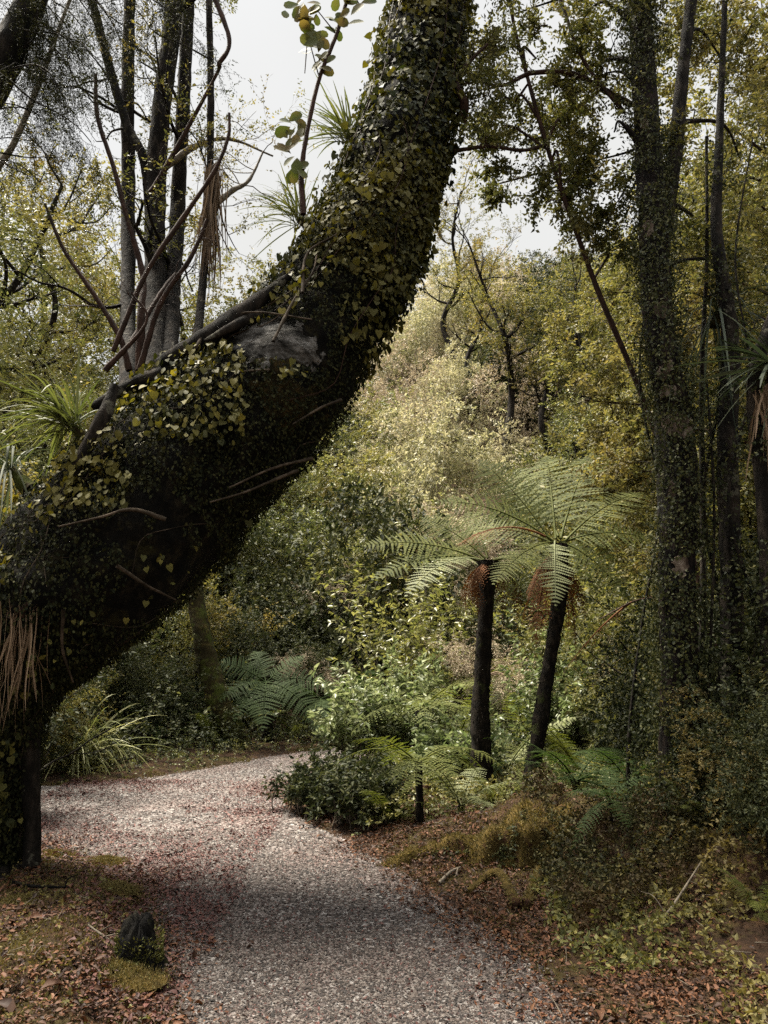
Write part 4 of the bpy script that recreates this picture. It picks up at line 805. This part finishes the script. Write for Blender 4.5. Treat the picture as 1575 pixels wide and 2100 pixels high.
# ------------------------------------------------------------------ tree ferns
def fern_trunk(t, pts, mat='fern_trunk'):
    c_, r_ = pp3(pts); mb = MB(); c, r = tube(mb, c_, r_, 16, 70, .16, len(pts), 9); n = 900
    p, d, tt = tube_samples(c, r, n, rng); leaves(mb, p, tt, d*.5+[0, 0, -1.]+rng.normal(size=p.shape)*.3, rng.uniform(.02, .06, n), RH, .2)
    mb.build('trunk', M[mat], t)
    return c
fa = thing('tree_fern', 'taller right hand tree fern with a wide fresh green crown on a slanting dark trunk', 'tree fern', tuple(G(1088, 1660)))
fern_trunk(fa, [(1085, 1690, 7.0, 30), (1092, 1600, 7.0, 18), (1108, 1480, 7.0, 15), (1130, 1340, 7.0, 14), (1148, 1220, 7.0, 15), (1146, 1115, 7.0, 18)])
cA = P(1142, 1108, 7.0)
def F(t, a, b, Ya, Yb, arch, w, mat='fern', npin=27, npl=8, droop=.1, name='frond', curl=None, label=None, lift=0):
    p0, p1 = P(a[0], a[1], Ya), P(b[0], b[1], Yb)
    if curl is None:
        tg = nrmz(p1-p0); v = nrmz(np.array([-.55, -1., .9])); c1 = nrmz(np.cross(tg, v)); c2 = nrmz(np.cross(tg, [0, 0, 1.])); c2 = c2 if c1@c2 > 0 else -c2; curl = c1*.75+c2*.25
    mb = MB(); frond(mb, p0, p1, arch, w, rng, npin, npl, droop, curl=curl)
    o = mb.build(name, M[mat], t)
    if label: o['label'] = label
    return o
for a, b, Yb, arch, w, mat in (((1130, 1108), (985, 945), 7.5, .12, .34, 'fern'), ((1135, 1110), (895, 1030), 6.9, .20, .30, 'fern'), ((1140, 1105), (1120, 935), 8.2, .14, .36, 'fern'), ((1150, 1105), (1215, 930), 8.0, .12, .34, 'fern'),
                               ((1160, 1108), (1320, 1010), 7.4, .16, .32, 'fern'), ((1155, 1112), (1345, 1110), 7.0, .20, .30, 'fern'), ((1130, 1112), (930, 1100), 7.8, .18, .28, 'fern'), ((1150, 1112), (1290, 1230), 6.7, .22, .28, 'fern'),
                               ((1135, 1112), (1010, 1200), 6.6, .22, .26, 'fern'), ((1145, 1100), (1060, 960), 8.6, .1, .3, 'fern')):
    F(fa, a, b, 7.0, Yb, arch, w, mat)
F(fa, (1138, 1110), (1140, 1245), 7.0, 6.35, .22, .20, 'fern_pale', 26, 9, .05, curl=(1, 0, 0), label='silvery frond drooping straight towards the viewer')
mb = MB(); frond(mb, P(1118, 1100, 6.9), P(938, 1118, 6.3), .22, .15, rng, 36, 7, 1.1); o = mb.build('dead_frond', M['fern_dead'], fa); o['label'] = 'arched dead red brown frond'
for b, Yb in (((1100, 1330), 6.9), ((1180, 1350), 6.9), ((1070, 1280), 7.1), ((1165, 1300), 7.3), ((1085, 1230), 6.8), ((1200, 1270), 6.9), ((1120, 1290), 7.3)):
    mb = MB(); frond(mb, P(1142, 1125, 7.0), P(*b, Yb), (0.1*np.sign(b[0]-1142), 0, .1), .13, rng, 24, 6, .8); mb.build('dead_frond', M['fern_dead'], fa)
fb = thing('tree_fern', 'shorter left hand tree fern with a skirt of dead brown fronds on an upright trunk', 'tree fern', tuple(G(985, 1640)))
fern_trunk(fb, [(985, 1660, 7.4, 34), (988, 1590, 7.4, 24), (985, 1470, 7.4, 18), (992, 1330, 7.4, 16), (1000, 1200, 7.4, 17), (1002, 1150, 7.4, 22)])
for a, b, Yb, arch, w, mat in (((990, 1150), (745, 1120), 7.2, .16, .30, 'fern'), ((990, 1152), (760, 1190), 6.9, .20, .26, 'fern'), ((990, 1150), (830, 1225), 6.6, .24, .24, 'fern_pale'), ((995, 1145), (860, 1060), 7.8, .14, .28, 'fern'),
                               ((1000, 1145), (960, 1050), 8.4, .14, .26, 'fern'), ((1010, 1150), (1160, 1180), 7.8, .2, .24, 'fern'), ((995, 1150), (900, 1150), 8.6, .2, .26, 'fern'), ((1010, 1150), (1100, 1240), 7.2, .25, .22, 'fern')):
    F(fb, a, b, 7.4, Yb, arch, w, mat)
for k in range(11):
    a = rng.uniform(0, 6.28); mb = MB(); l = rng.uniform(.35, .6); b0 = P(1002, 1150, 7.4)
    frond(mb, b0, b0+np.array([math.cos(a)*.26, math.sin(a)*.26, -l]), (math.cos(a)*.35, math.sin(a)*.35, .25), .10, rng, 20, 5, 1.0); mb.build('dead_frond', M['fern_dead'], fb)
# dead frond leaning right of the ferns
df = thing('fallen_frond', 'long dead brown frond arching down to the right of the tree fern trunks', 'fern frond', tuple(P(1290, 1240, 6.6)))
mb = MB(); frond(mb, P(1295, 1235, 6.6), P(1152, 1385, 6.5), .12, .12, rng, 32, 6, 1.5); mb.build('leaflets', M['fern_dead'], df)
mb = MB(); tube(mb, [P(1340, 1225, 6.7), P(1295, 1235, 6.6), P(1230, 1270, 6.55)], [.008, .007, .005], 6, 16); mb.build('stalk', M['bark_red'], df)

# small ferns: crown of arching fronds on a short trunk
def small_fern(name, label, seed, nf, R, mat, trunk=.15, w=.22, rise=.25, npin=20, npl=6, cat='fern'):
    rng = np.random.default_rng(seed); t = thing(name, label, cat, (0, 0, 0))
    mb = MB(); tube(mb, [(0, 0, -.15), (.01, 0, trunk*.5), (0, 0, trunk)], [.05, .038, .045], 10, 14, .2, seed, 12); mb.build('trunk', M['fern_trunk'], t)
    for k in range(nf):
        a = 6.28*k/nf+rng.normal()*.25; L = R*rng.uniform(.65, 1.15); z = trunk+(rise+rng.normal()*.28)*R
        mb = MB(); frond(mb, (math.cos(a)*.02, math.sin(a)*.02, trunk), (math.cos(a)*L, math.sin(a)*L, z), rng.uniform(.2, .42), w*R, rng, npin, npl, rng.uniform(.1, .4)); mb.build('frond', M[mat], t)
    return t
sf1 = small_fern('ground_fern', '', 401, 9, .75, 'fern', .12, .26); sf2 = small_fern('dark_fern', '', 402, 9, 1.0, 'fern_dark', .45, .26, -.2); sf3 = small_fern('young_tree_fern', '', 403, 10, .8, 'fern', .58, .27, -.1)
sf5 = small_fern('dark_fern', '', 405, 11, 1.25, 'fern_dark', .55, .22, -.28, 24, 10)
sf4 = small_fern('silver_fern', '', 404, 8, .75, 'fern_pale', .15, .26, .3)
def putf(pr, px, Y, s, rz, la): o = put(pr, px, Y, s, rz, la); return o
for pr, px, Y, s, rz, la in ((sf5, 655, 11.9, .9, 1.2, 'deep green fern right of the large drooping one'), (sf2, 740, 12.6, 1.0, 2.2, 'deep green fern at the end of the visible path'),
                             (sf2, 830, 11.5, 1.0, .8, 'dark fern behind the broad leaved shrub'), (sf2, 440, 10.9, .45, 1.9, 'small dark fern at the foot of the mossy slanting trunk'), (sf1, 425, 10.6, .6, .4, 'small green fern left of the mossy trunk foot'),
                             (sf3, 858, 6.35, .82, .5, 'young tree fern with a thin dark trunk beside the path edge'), (sf3, 862, 8.6, 1.25, 2.1, 'young tree fern behind the broad leaved shrub, left of the fern trunks'), (sf1, 800, 6.4, .5, 2.7, 'low fern hugging the path edge below the young tree fern'),
                             (sf4, 945, 6.6, .72, 1.0, 'pale silvery fern at the foot of the left fern trunk'), (sf4, 1040, 8.4, .95, 2.9, 'pale silvery fern between the two fern trunks'), (sf1, 1080, 9.6, 1.1, .2, 'green fern behind the two fern trunks'), (sf1, 930, 9.5, 1.2, 1.2, 'green fern left behind the shorter tree fern'),
                             (sf4, 960, 10.8, 1.3, 4, 'silvery fern farther back left of the shorter tree fern'), (sf1, 1190, 8.2, 1.0, 2.4, 'green fern right of the slanting fern trunk'), (sf4, 1210, 9.6, 1.2, .7, 'silvery fern behind the dead arching frond'), (sf1, 1150, 11.2, 1.4, 3.2, 'large green fern deep between the fern trunk and the thicket'),
                             (sf2, 1180, 6.4, .75, .1, 'dark green fern on top of the mossy mound'), (sf2, 1290, 6.3, .7, 1.1, 'dark fern right of the one on top of the mound'), (sf1, 1540, 4.15, .30, .9, 'tiny bright fern in the lower right corner'), (sf3, 1060, 11.5, 1.4, .9, 'young tree fern far behind the two trunks'),
                             (sf1, 1300, 10.2, 1.3, 1.7, 'green fern lost in the thicket behind the creeper clad trunk'), (sf2, 205, 11.0, .5, 3, 'small dark fern right of the bright tussock'), (sf1, 370, 11.2, .55, 5, 'small fern on the verge under the dark bush'), (sf5, 470, 11.6, .8, 2.0, 'dark fern half hidden behind the mossy slanting trunk'), (sf1, 600, 11.3, .55, 2.0, 'small green fern under the drooping dark fronds'), (sf1, 760, 11.2, .8, 1.0, 'green fern at the far end of the bend'), (sf2, 300, 10.6, .7, 4.0, 'dark fern behind the verge left of the mossy trunk'), (sf1, 1120, 6.3, .45, 3.0, 'small green fern on the crest of the mossy bank'), (sf1, 1240, 5.9, .4, 1.0, 'small green fern tucked behind the peak of the mossy bank'), (sf1, 1370, 6.2, .6, 2.0, 'green fern at the foot of the creeper clad trunk'), (sf2, 1440, 5.9, .7, .6, 'dark fern right of the creeper clad trunk foot'), (sf2, 1250, 5.2, .33, 3.6, 'little dark fern on the shaded face of the bank'), (sf1, 1420, 4.9, .33, 4.6, 'little green fern low on the right bank'), (sf1, 1010, 7.0, .55, 5, 'low fern between the fern trunk feet')):
    putf(pr, px, Y, s, rz, la)

fd = thing('drooping_fern', 'large deep green fern drooping over the dark hollow beyond the path', 'fern', tuple(G(548, 1545)))
fern_trunk(fd, [(550, 1560, 11.0, 12), (548, 1480, 11.0, 9), (546, 1405, 11.0, 10)])
for b, Yb, arch, w, cu in (((445, 1358), 10.9, .16, .26, None), ((448, 1440), 10.5, .24, .27, None), ((538, 1500), 10.1, .25, .27, (1, 0, 0)), ((660, 1492), 10.5, .26, .26, None), ((625, 1345), 11.2, .14, .24, None), ((520, 1335), 11.6, .14, .24, (1, 0, .1)), ((700, 1420), 11.0, .22, .26, None), ((480, 1480), 10.3, .26, .24, None)):
    F(fd, (546, 1400), b, 11.0, Yb, arch, w, 'fern_dark', 22, 9, .15, curl=cu)
# ground tussocks
def tussock(name, label, px, Y, n, L, mat, w, seed, droop=.9, spread=.5):
    rng = np.random.default_rng(seed); b = np.array(at_px(px, Y)); t = thing(name, label, 'tussock', tuple(b)); mb = MB()
    bb = b+rng.normal(size=(n, 3))*[.09, .09, .01]
    blades(mb, bb, np.array([0, 0, 1.])+rng.normal(size=(n, 3))*[spread, spread, .1], L*rng.uniform(.5, 1.1, n), w, rng.uniform(.3, 1.2, n)*droop, rng, 9)
    mb.build('blades', M[mat], t); mb = MB(); tube(mb, [b-[0, 0, .15], b+[0, 0, .12]], [.12, .08], 10, 6, .2); mb.build('rootstock', M['bark_dark'], t); return t
tussock('flax_tussock', 'bright green grassy tussock arching beside the leaning trunk base', 150, 9.15, 300, 1.5, 'grass', .011, 1, 1.0, .55)
tussock('flax_tussock', 'dark grassy tussock rising behind the bright one', 215, 11.2, 170, 1.5, 'grass_dark', .010, 2, .7, .35)
tussock('flax_tussock', 'dark strap leaved clump on the far verge in the shade', 360, 12.0, 120, 1.5, 'grass_dark', .013, 3, .6, .4)
tussock('flax_tussock', 'dark strap leaved clump above the large drooping fern', 470, 13.2, 120, 1.6, 'grass_dark', .014, 4, .6, .4)
hb = perch('cabbage_tree_head', 'spiky strap leaved head at the right edge, blades pointing every way', P(1590, 745, 4.9), 60, .62, (-.3, 0, .1), .8, .35, M['grass_dark'], 21, .012, 'strap leaved plant')
perch('hanging_strap_plant', 'long pale strap leaves hanging down between the right hand trunks', P(1470, 640, 5.9), 46, .95, (0, 0, .1), .35, 1.3, M['grass_dark'], 22, .009, 'strap leaved plant')
hang('dead_strap_leaves', 'brown dead strap leaves hanging under the spiky head at the right edge', P(1572, 800, 4.9), 40, .55, .16, M['dead_strand'], 5, .008, .04)

# broad-leaved shrubs
def broad_shrub(label, px, Y, seed, Hh, n, L, mat='pale_broad', name='broad_leaved_shrub'):
    rng = np.random.default_rng(seed); b = np.array(at_px(px, Y)); t = thing(name, label, 'shrub', tuple(b)); w = MB(); an = []
    for k in range(n): branchy(w, an, b+rng.normal(size=3)*[.18, .15, 0]-[0, 0, .1], rng.normal(size=3)*[.4, .4, 0]+[0, 0, 1], Hh*rng.uniform(.6, 1.05), .009, 1, rng, .3, .6, 5, 8, .12, 5)
    w.build('stem', M['twig'], t); p, d = anc(an); q = p[:, 2] > b[2]+.2*Hh; mb = MB(); sprays(mb, p[q], d[q], rng, 5, .09, L, LANCE, .42, .4, .9); mb.build('leaves', M[mat], t); return t
M['pale_broad'] = leaf_mat('pale_broad_leaf', [(.05, .072, .026), (.09, .115, .045), (.145, .165, .075), (.22, .235, .12)], .3, .4)
M['yellow_broad'] = leaf_mat('yellow_broad_leaf', [(.075, .088, .026), (.13, .13, .042), (.21, .195, .075)], .35, .4)
broad_shrub('pale broad leaved shrub spilling over the inside of the path bend', 745, 9.0, 1, .95, 26, .085)
broad_shrub('second pale broad leaved shrub close behind the one at the path bend', 815, 9.6, 6, 1.05, 22, .085)
broad_shrub('tall yellowish shrub with bare lower stems left of the fern trunk', 905, 11, 2, 2.2, 22, .085, 'yellow_broad')
broad_shrub('yellow leaved shrub seen between the fern trunks and the thicket', 1240, 10.4, 3, 1.9, 28, .085, 'yellow_broad')
broad_shrub('low leafy shrub growing among the ferns under the trunks', 930, 7.8, 4, .6, 18, .07)
broad_shrub('pale leaved shrub behind the slanting fern trunk', 1150, 9.2, 7, 1.2, 24, .075)
broad_shrub('low dark glossy shrub inside the corner of the path bend', 660, 7.0, 5, .30, 26, .045, 'deep', 'glossy_low_shrub')
broad_shrub('dark glossy shrub under the young tree fern fronds', 760, 6.7, 8, .40, 34, .05, 'deep', 'glossy_low_shrub')
broad_shrub('second dark glossy shrub behind the bend moss', 715, 7.3, 9, .36, 30, .05, 'deep', 'glossy_low_shrub')

# ------------------------------------------------------------------ stump, mossy log, roots, sticks, undergrowth
b = G(285, 1955, .12); st = thing('tree_stump', 'small black rotten stump on the left bank, mossy at its foot', 'stump', tuple(b)); mb = MB()
s_ = PX(b[1])*.86; n_ = 84; a = np.linspace(0, 2*np.pi, n_, endpoint=False); rings = []; cs = np.stack([np.cos(a), np.sin(a), a*0], -1)
prof = 1+.12*noise3(cs, 1.2, 5); zt = .12+.035*np.cos(a-2.3)+.03*noise3(cs, 3, 8)+.018*noise3(cs, 13, 9)
for f in np.linspace(0, 1, 12):
    rr = 16*(1-f)**3+45*(1-.38*f**3); k = prof; rings.append(b+np.stack([np.cos(a)*rr*s_*k, np.sin(a)*rr*s_*.85*k, -.06+f*(zt+.06)], -1))
for rr in (25, 21, 16, 11, 6, 1):
    g = rr/28; p3_ = cs*rr/28; rings.append(b+np.stack([np.cos(a)*rr*s_*prof, np.sin(a)*rr*s_*.85*prof, zt*g+(1-g)*.13+.014*noise3(p3_, 7, 4)+.02*(1-g)*g*4], -1))
rings = [q_+nrmz((q_-b)*[1, 1, .5]+[0, 0, 1e-4])*(.022*noise3(q_-b, 14, 4)+.012*noise3(q_-b, 34, 5)+.006*noise3(q_-b, 80, 6))[:, None] for q_ in rings]; V = np.concatenate(rings); m_ = len(rings)-1; i = (np.arange(m_)[:, None]*n_+np.arange(n_)[None]); i2 = np.arange(m_)[:, None]*n_+(np.arange(n_)[None]+1) % n_
mb.add(V, np.stack([i, i2, i2+n_, i+n_], -1).reshape(-1, 4)); mb.build('wood', M['stump'], st, smooth=True)
mb = MB(); n_ = 1400; aa = rng.uniform(0, 6.28, n_); z = rng.random(n_)**2.6*.12; p = b+np.stack([np.cos(aa)*48*s_, np.sin(aa)*41*s_, z-.03], -1); leaves(mb, p, rng.normal(size=p.shape), np.stack([np.cos(aa), np.sin(aa), 1+0*aa], -1)+rng.normal(size=p.shape)*.5, .018, RH, .4)
mb.build('moss_collar', leaf_mat('stump_moss', [(.03, .035, .008), (.07, .07, .014), (.13, .11, .02)], .1, .9), st)
def mound(name, label, px, py, rx, ry, hz, seed, z=0):
    b = G(px, py, z); b[2] = gh(b[0], b[1]); n_ = 48; mb = MB(); t = thing(name, label, 'moss mound', tuple(b)); a = np.linspace(0, 2*np.pi, n_, endpoint=False); R_ = []
    for q, f in enumerate(np.linspace(1, .02, 16)):
        pz = np.stack([np.cos(a)*f, np.sin(a)*f, a*0], -1); R_.append(b+np.stack([np.cos(a)*f*rx*(1+.2*noise3(pz, 1.5, seed)), np.sin(a)*f*ry*(1+.2*noise3(pz, 1.5, seed+1)), hz*(1-f**2.2)-.04+.02*noise3(pz, 4, seed)*(1-f)], -1))
    V = np.concatenate(R_); i = (np.arange(15)[:, None]*n_+np.arange(n_)[None]); i2 = np.arange(15)[:, None]*n_+(np.arange(n_)[None]+1) % n_
    mb.add(V, np.stack([i, i2, i2+n_, i+n_], -1).reshape(-1, 4)); mb.build('hummock', M['moss'], t, smooth=True)
    q = rng.integers(0, len(V), 5200); p = V[q]+rng.normal(size=(5200, 3))*[.02, .02, .006]; mb = MB(); leaves(mb, p, rng.normal(size=p.shape), [0, 0, 1.]+rng.normal(size=p.shape)*.6, .014, RH, .35); mb.build('moss_tufts', M['moss_leaf'], t)
mound('moss_hummock', 'ochre moss hummock between the leaning trunk base and the path', 215, 1775, .26, .22, .07, 3)
mound('moss_hummock', 'smaller ochre hummock just behind the black stump', 235, 1850, .19, .14, .09, 4)
mound('moss_hummock', 'mossy hummock at the foot of the leaning trunk', 110, 1760, .20, .16, .05, 5)
mound('moss_hummock', 'low mossy hummock in the lower left corner', 230, 2040, .22, .16, .06, 6)
mound('moss_hummock', 'greenish mossy hummock at the left frame edge', 40, 1890, .14, .1, .05, 7)
def log(la, pts, mat='moss', n_t=16000, name='mossy_log'):
    c_, r_ = pp3(pts); t = thing(name, la, 'log', tuple(c_[0])); mb = MB(); c, r = tube(mb, c_, r_, 40, 110, .34, 3, 5, .05); g = mb.last; mb.build('wood', M[mat], t, smooth=True)
    p, d, tt = grid_samples(g, n_t, rng); q = (d[:, 2]+.5*noise3(p, 5, 3) > -.1); p, d = p[q], d[q]; mb = MB(); leaves(mb, p-d*.006, rng.normal(size=p.shape), d+[0, 0, .25]+rng.normal(size=p.shape)*.7, .012+.022*rng.random(len(p)), RH, .32); mb.build('moss_tufts', M['moss_leaf'], t)
    p, d, tt = grid_samples(g, n_t//5, rng); q = (d[:, 2] < .55) & (noise3(p, 4, 9) > -.1); p, d = p[q], d[q]; mb = MB(); sprays(mb, p, d+[0, 0, -.3], rng, 5, .05, .022, RH, .6, .3); mb.build('creeping_leaves', M['deep'], t)
log('bulky moss covered fallen log forming the crest of the right bank', [(770, 1795, 5.5, 14), (850, 1785, 5.5, 34), (940, 1775, 5.5, 48), (1030, 1760, 5.5, 62), (1100, 1738, 5.5, 76), (1150, 1725, 5.5, 64), (1210, 1740, 5.5, 56), (1290, 1740, 5.5, 40), (1360, 1770, 5.4, 30)], n_t=30000)
rg = np.random.default_rng(909); x, y = scatter(900, -3.2, 3.2, 2.9, 7.5, -.15, 1.6, rg, .1); mb = MB()
for k in range(len(x)):
    a = rg.uniform(0, 6.28); L = rg.uniform(.03, .16); z = gh(x[k], y[k]); d = np.array([math.cos(a), math.sin(a), rg.uniform(-.05, .25)])*L; p0 = np.array([x[k], y[k], z+.012]); tube(mb, [p0, p0+d*.5+rg.normal(size=3)*.006, p0+d], [.0025, .002, .001], 4, 5, cap=False)
tag(mb.build('twig_litter', M['twig']), 'thin broken twigs scattered through the leaf litter on both banks', 'twigs', kind='stuff')
# mossy root running along the bank
for k, (pts, la) in enumerate((([(1140, 1640), (1080, 1720), (1020, 1790), (960, 1830)], 'moss covered root running down from the peak of the mound'),)):
    q = []
    for x, y in pts:
        g = G(x, y, .25); g = G(x, y, gh(g[0], g[1])); g = G(x, y, gh(g[0], g[1])); q.append([g[0], g[1], gh(g[0], g[1])+.02])
    t = thing('mossy_root', la, 'root', q[0]); mb = MB(); c, r = tube(mb, q, np.linspace(.034, .016, len(q)), 14, 60, .35, k, 9); mb.build('wood', M['moss'], t, smooth=True)
    mb = MB(); p, d, tt = tube_samples(c, r, 5200, rng); leaves(mb, p-d*.01, rng.normal(size=p.shape), d+[0, 0, .3]+rng.normal(size=p.shape)*.9, .014+.02*rng.random(len(p)), RH, .3); mb.build('moss_tufts', M['moss_leaf'], t)
def stick(la, pts, r, mat='twig', twigs=2, name='fallen_stick', onground=True, dz=.02, cat='stick'):
    q = []
    for e in pts:
        g = G(e[0], e[1], .08); z0 = gh(g[0], g[1]); g = G(e[0], e[1], z0+.02); q.append([g[0], g[1], gh(g[0], g[1])+dz+(e[2] if len(e) > 2 else 0)])
    t = thing(name, la, cat, q[0]); mb = MB(); c, rr = tube(mb, q, np.linspace(r, r*.4, len(q)), 7, 24, .25, int(pts[0][0]), 16); mb.build('shaft', M[mat], t, smooth=True)
    if twigs:
        mb = MB(); an = []
        for k in range(twigs): i = rng.integers(6, 22); branchy(mb, an, c[i], rng.normal(size=3)*[1, 1, .2]+[0, 0, .1], .12, r*.4, 0, rng, 0, .5, 0, 5, .3, 4)
        mb.build('twig', M[mat], t)
stick('dark wet stick lying on the left bank below the leaning trunk', [(0, 1800), (60, 1818), (150, 1822)], .014, 'stump')
stick('thin stick on the red leaf drift beside the trunk base', [(85, 1725), (130, 1750), (165, 1768)], .007, 'stump')
stick('pale stick near the stump running towards the corner', [(180, 1905), (250, 1945), (330, 1975)], .006)
stick('short brown stick on the leaf litter at the right', [(1105, 1888), (1160, 1893)], .010, 'bark_red', 0)
stick('forked pale root end poking from the bank onto the path', [(900, 1815), (925, 1795), (945, 1780)], .014, 'twig', 1)
stick('small dark stick alone on the open gravel', [(375, 1745), (340, 1752), (290, 1765)], .006, 'stump', 1)
t = thing('leaning_dead_stick', 'pale thin dead stick propped against the bank at the lower right', 'stick', tuple(G(1345, 1905))); mb = MB(); q = [G(1343, 1908, .03), P(1385, 1850, 4.3), P(1440, 1765, 4.55)]; tube(mb, q, [.008, .007, .005], 6, 20, .2, 3, 20); mb.build('shaft', M['twig'], t); an = []; mb = MB()
branchy(mb, an, q[0]*.5+q[1]*.5, (-.2, 0, .5), .2, .004, 1, rng, .1, .5, 2, 5, .2, 4); mb.build('twig', M['twig'], t)
for x, y, la in ((78, 2085, 'large curled tan leaf at the very bottom left'), (1105, 1955, 'large russet leaf on the right verge litter'), (600, 1748, 'small dark leaf lying alone in mid path'), (940, 1960, 'orange brown leaf on the gravel at right')):
    g = G(x, y, .05); z0 = gh(g[0], g[1]); mb = MB(); leaves(mb, np.array([[g[0], g[1], z0+.03]]), np.array([[.2, -.2, 1]]), np.array([[.8, .5, .1]]), .10 if '2085' in str(y) else .06, (LANCE[0]*[1, 1, 2.5], LANCE[1]), .42); o = mb.build('fallen_leaf', M['litter']); tag(o, la, 'leaf')

# creeping undergrowth over the whole forest floor
def under(name, n, L, mat, label, seed, lo, hi, y0, y1, hgt, xm=.62):
    rng = np.random.default_rng(seed); y = y0+(y1-y0)*rng.random(n)**.8; x = rng.uniform(-1, 1, n)*(xm*y+1); p_ = pdist(x, y); k = (p_ > lo+.15*rng.random(n)) & (p_ < hi)
    x, y = x[k], y[k]; q = noise3(np.stack([x, y, x*0], -1), 1.1, seed) > -.35; x, y = x[q], y[q]; m = len(x); mb = MB()
    p = np.stack([x, y, H(x, y)+rng.random(m)*hgt*(1+.8*noise3(np.stack([x, y, x*0], -1), .9, seed+1))], -1); sprays(mb, p, rng.normal(size=(m, 3))+[0, 0, .6], rng, 6, .10, L, RH, .55, .2)
    return tag(mb.build(name, M[mat]), label, 'undergrowth', kind='stuff')
under('undergrowth', 15000, .04, 'deep', 'low dark leafy undergrowth covering the forest floor beyond the path', 501, .25, 99, 8, 17, .45)
under('undergrowth_slope', 14000, .11, 'midgreen', 'low green growth covering the hillside between the bushes', 502, .5, 99, 15, 50, .7)
rng2 = np.random.default_rng(503)
def bank(name, n, L, mat, label, x0, x1, y0, y1, hgt, lo=.15, seed=1):
    rng = np.random.default_rng(seed); x = rng.uniform(x0, x1, n); y = rng.uniform(y0, y1, n); k = pdist(x, y) > lo; x, y = x[k], y[k]; q = noise3(np.stack([x, y, x*0], -1), 2.5, seed) > -.3; x, y = x[q], y[q]; m = len(x); mb = MB()
    p = np.stack([x, y, H(x, y)+rng.random(m)*hgt], -1); sprays(mb, p, rng.normal(size=(m, 3))+[-.3, -.3, .6], rng, 6, .07, L, RH, .6, .2); return tag(mb.build(name, M[mat]), label, 'undergrowth', kind='stuff')
bank('verge_undergrowth', 9000, .034, 'deep', 'leafy growth crowding the far edge of the path', -6, 3, 8.3, 13.5, .45, .05, 27)
bank('verge_seedlings', 8000, .026, 'midgreen', 'green seedlings scattered along the far edge of the path', -6, 3, 8.3, 13.5, .18, .02, 28)
bank('bank_undergrowth', 14000, .024, 'bank', 'small dark leaves smothering the shaded face of the right bank', 1.0, 4.2, 4.2, 6.4, .15, .42, 7)
bank('bank_seedlings', 2600, .03, 'olive', 'scattered small green seedlings on the leaf litter at the right', .9, 3.2, 2.9, 4.9, .06, .25, 37)
bank('left_bank_seedlings', 500, .022, 'olive', 'scattered tiny green seedlings on the left bank', -3, -.8, 2.9, 5.2, .04, .15, 38)
bank('bank_creeper', 3000, .028, 'olive', 'olive leaves creeping over the top of the right bank', 1.9, 4.2, 4.5, 6.8, .45, .6, 17)
bank('fern_bed_undergrowth', 5200, .035, 'midgreen', 'mixed leafy undergrowth around the feet of the tree ferns', -.2, 4.2, 6.1, 9.5, .25, .2, 8)
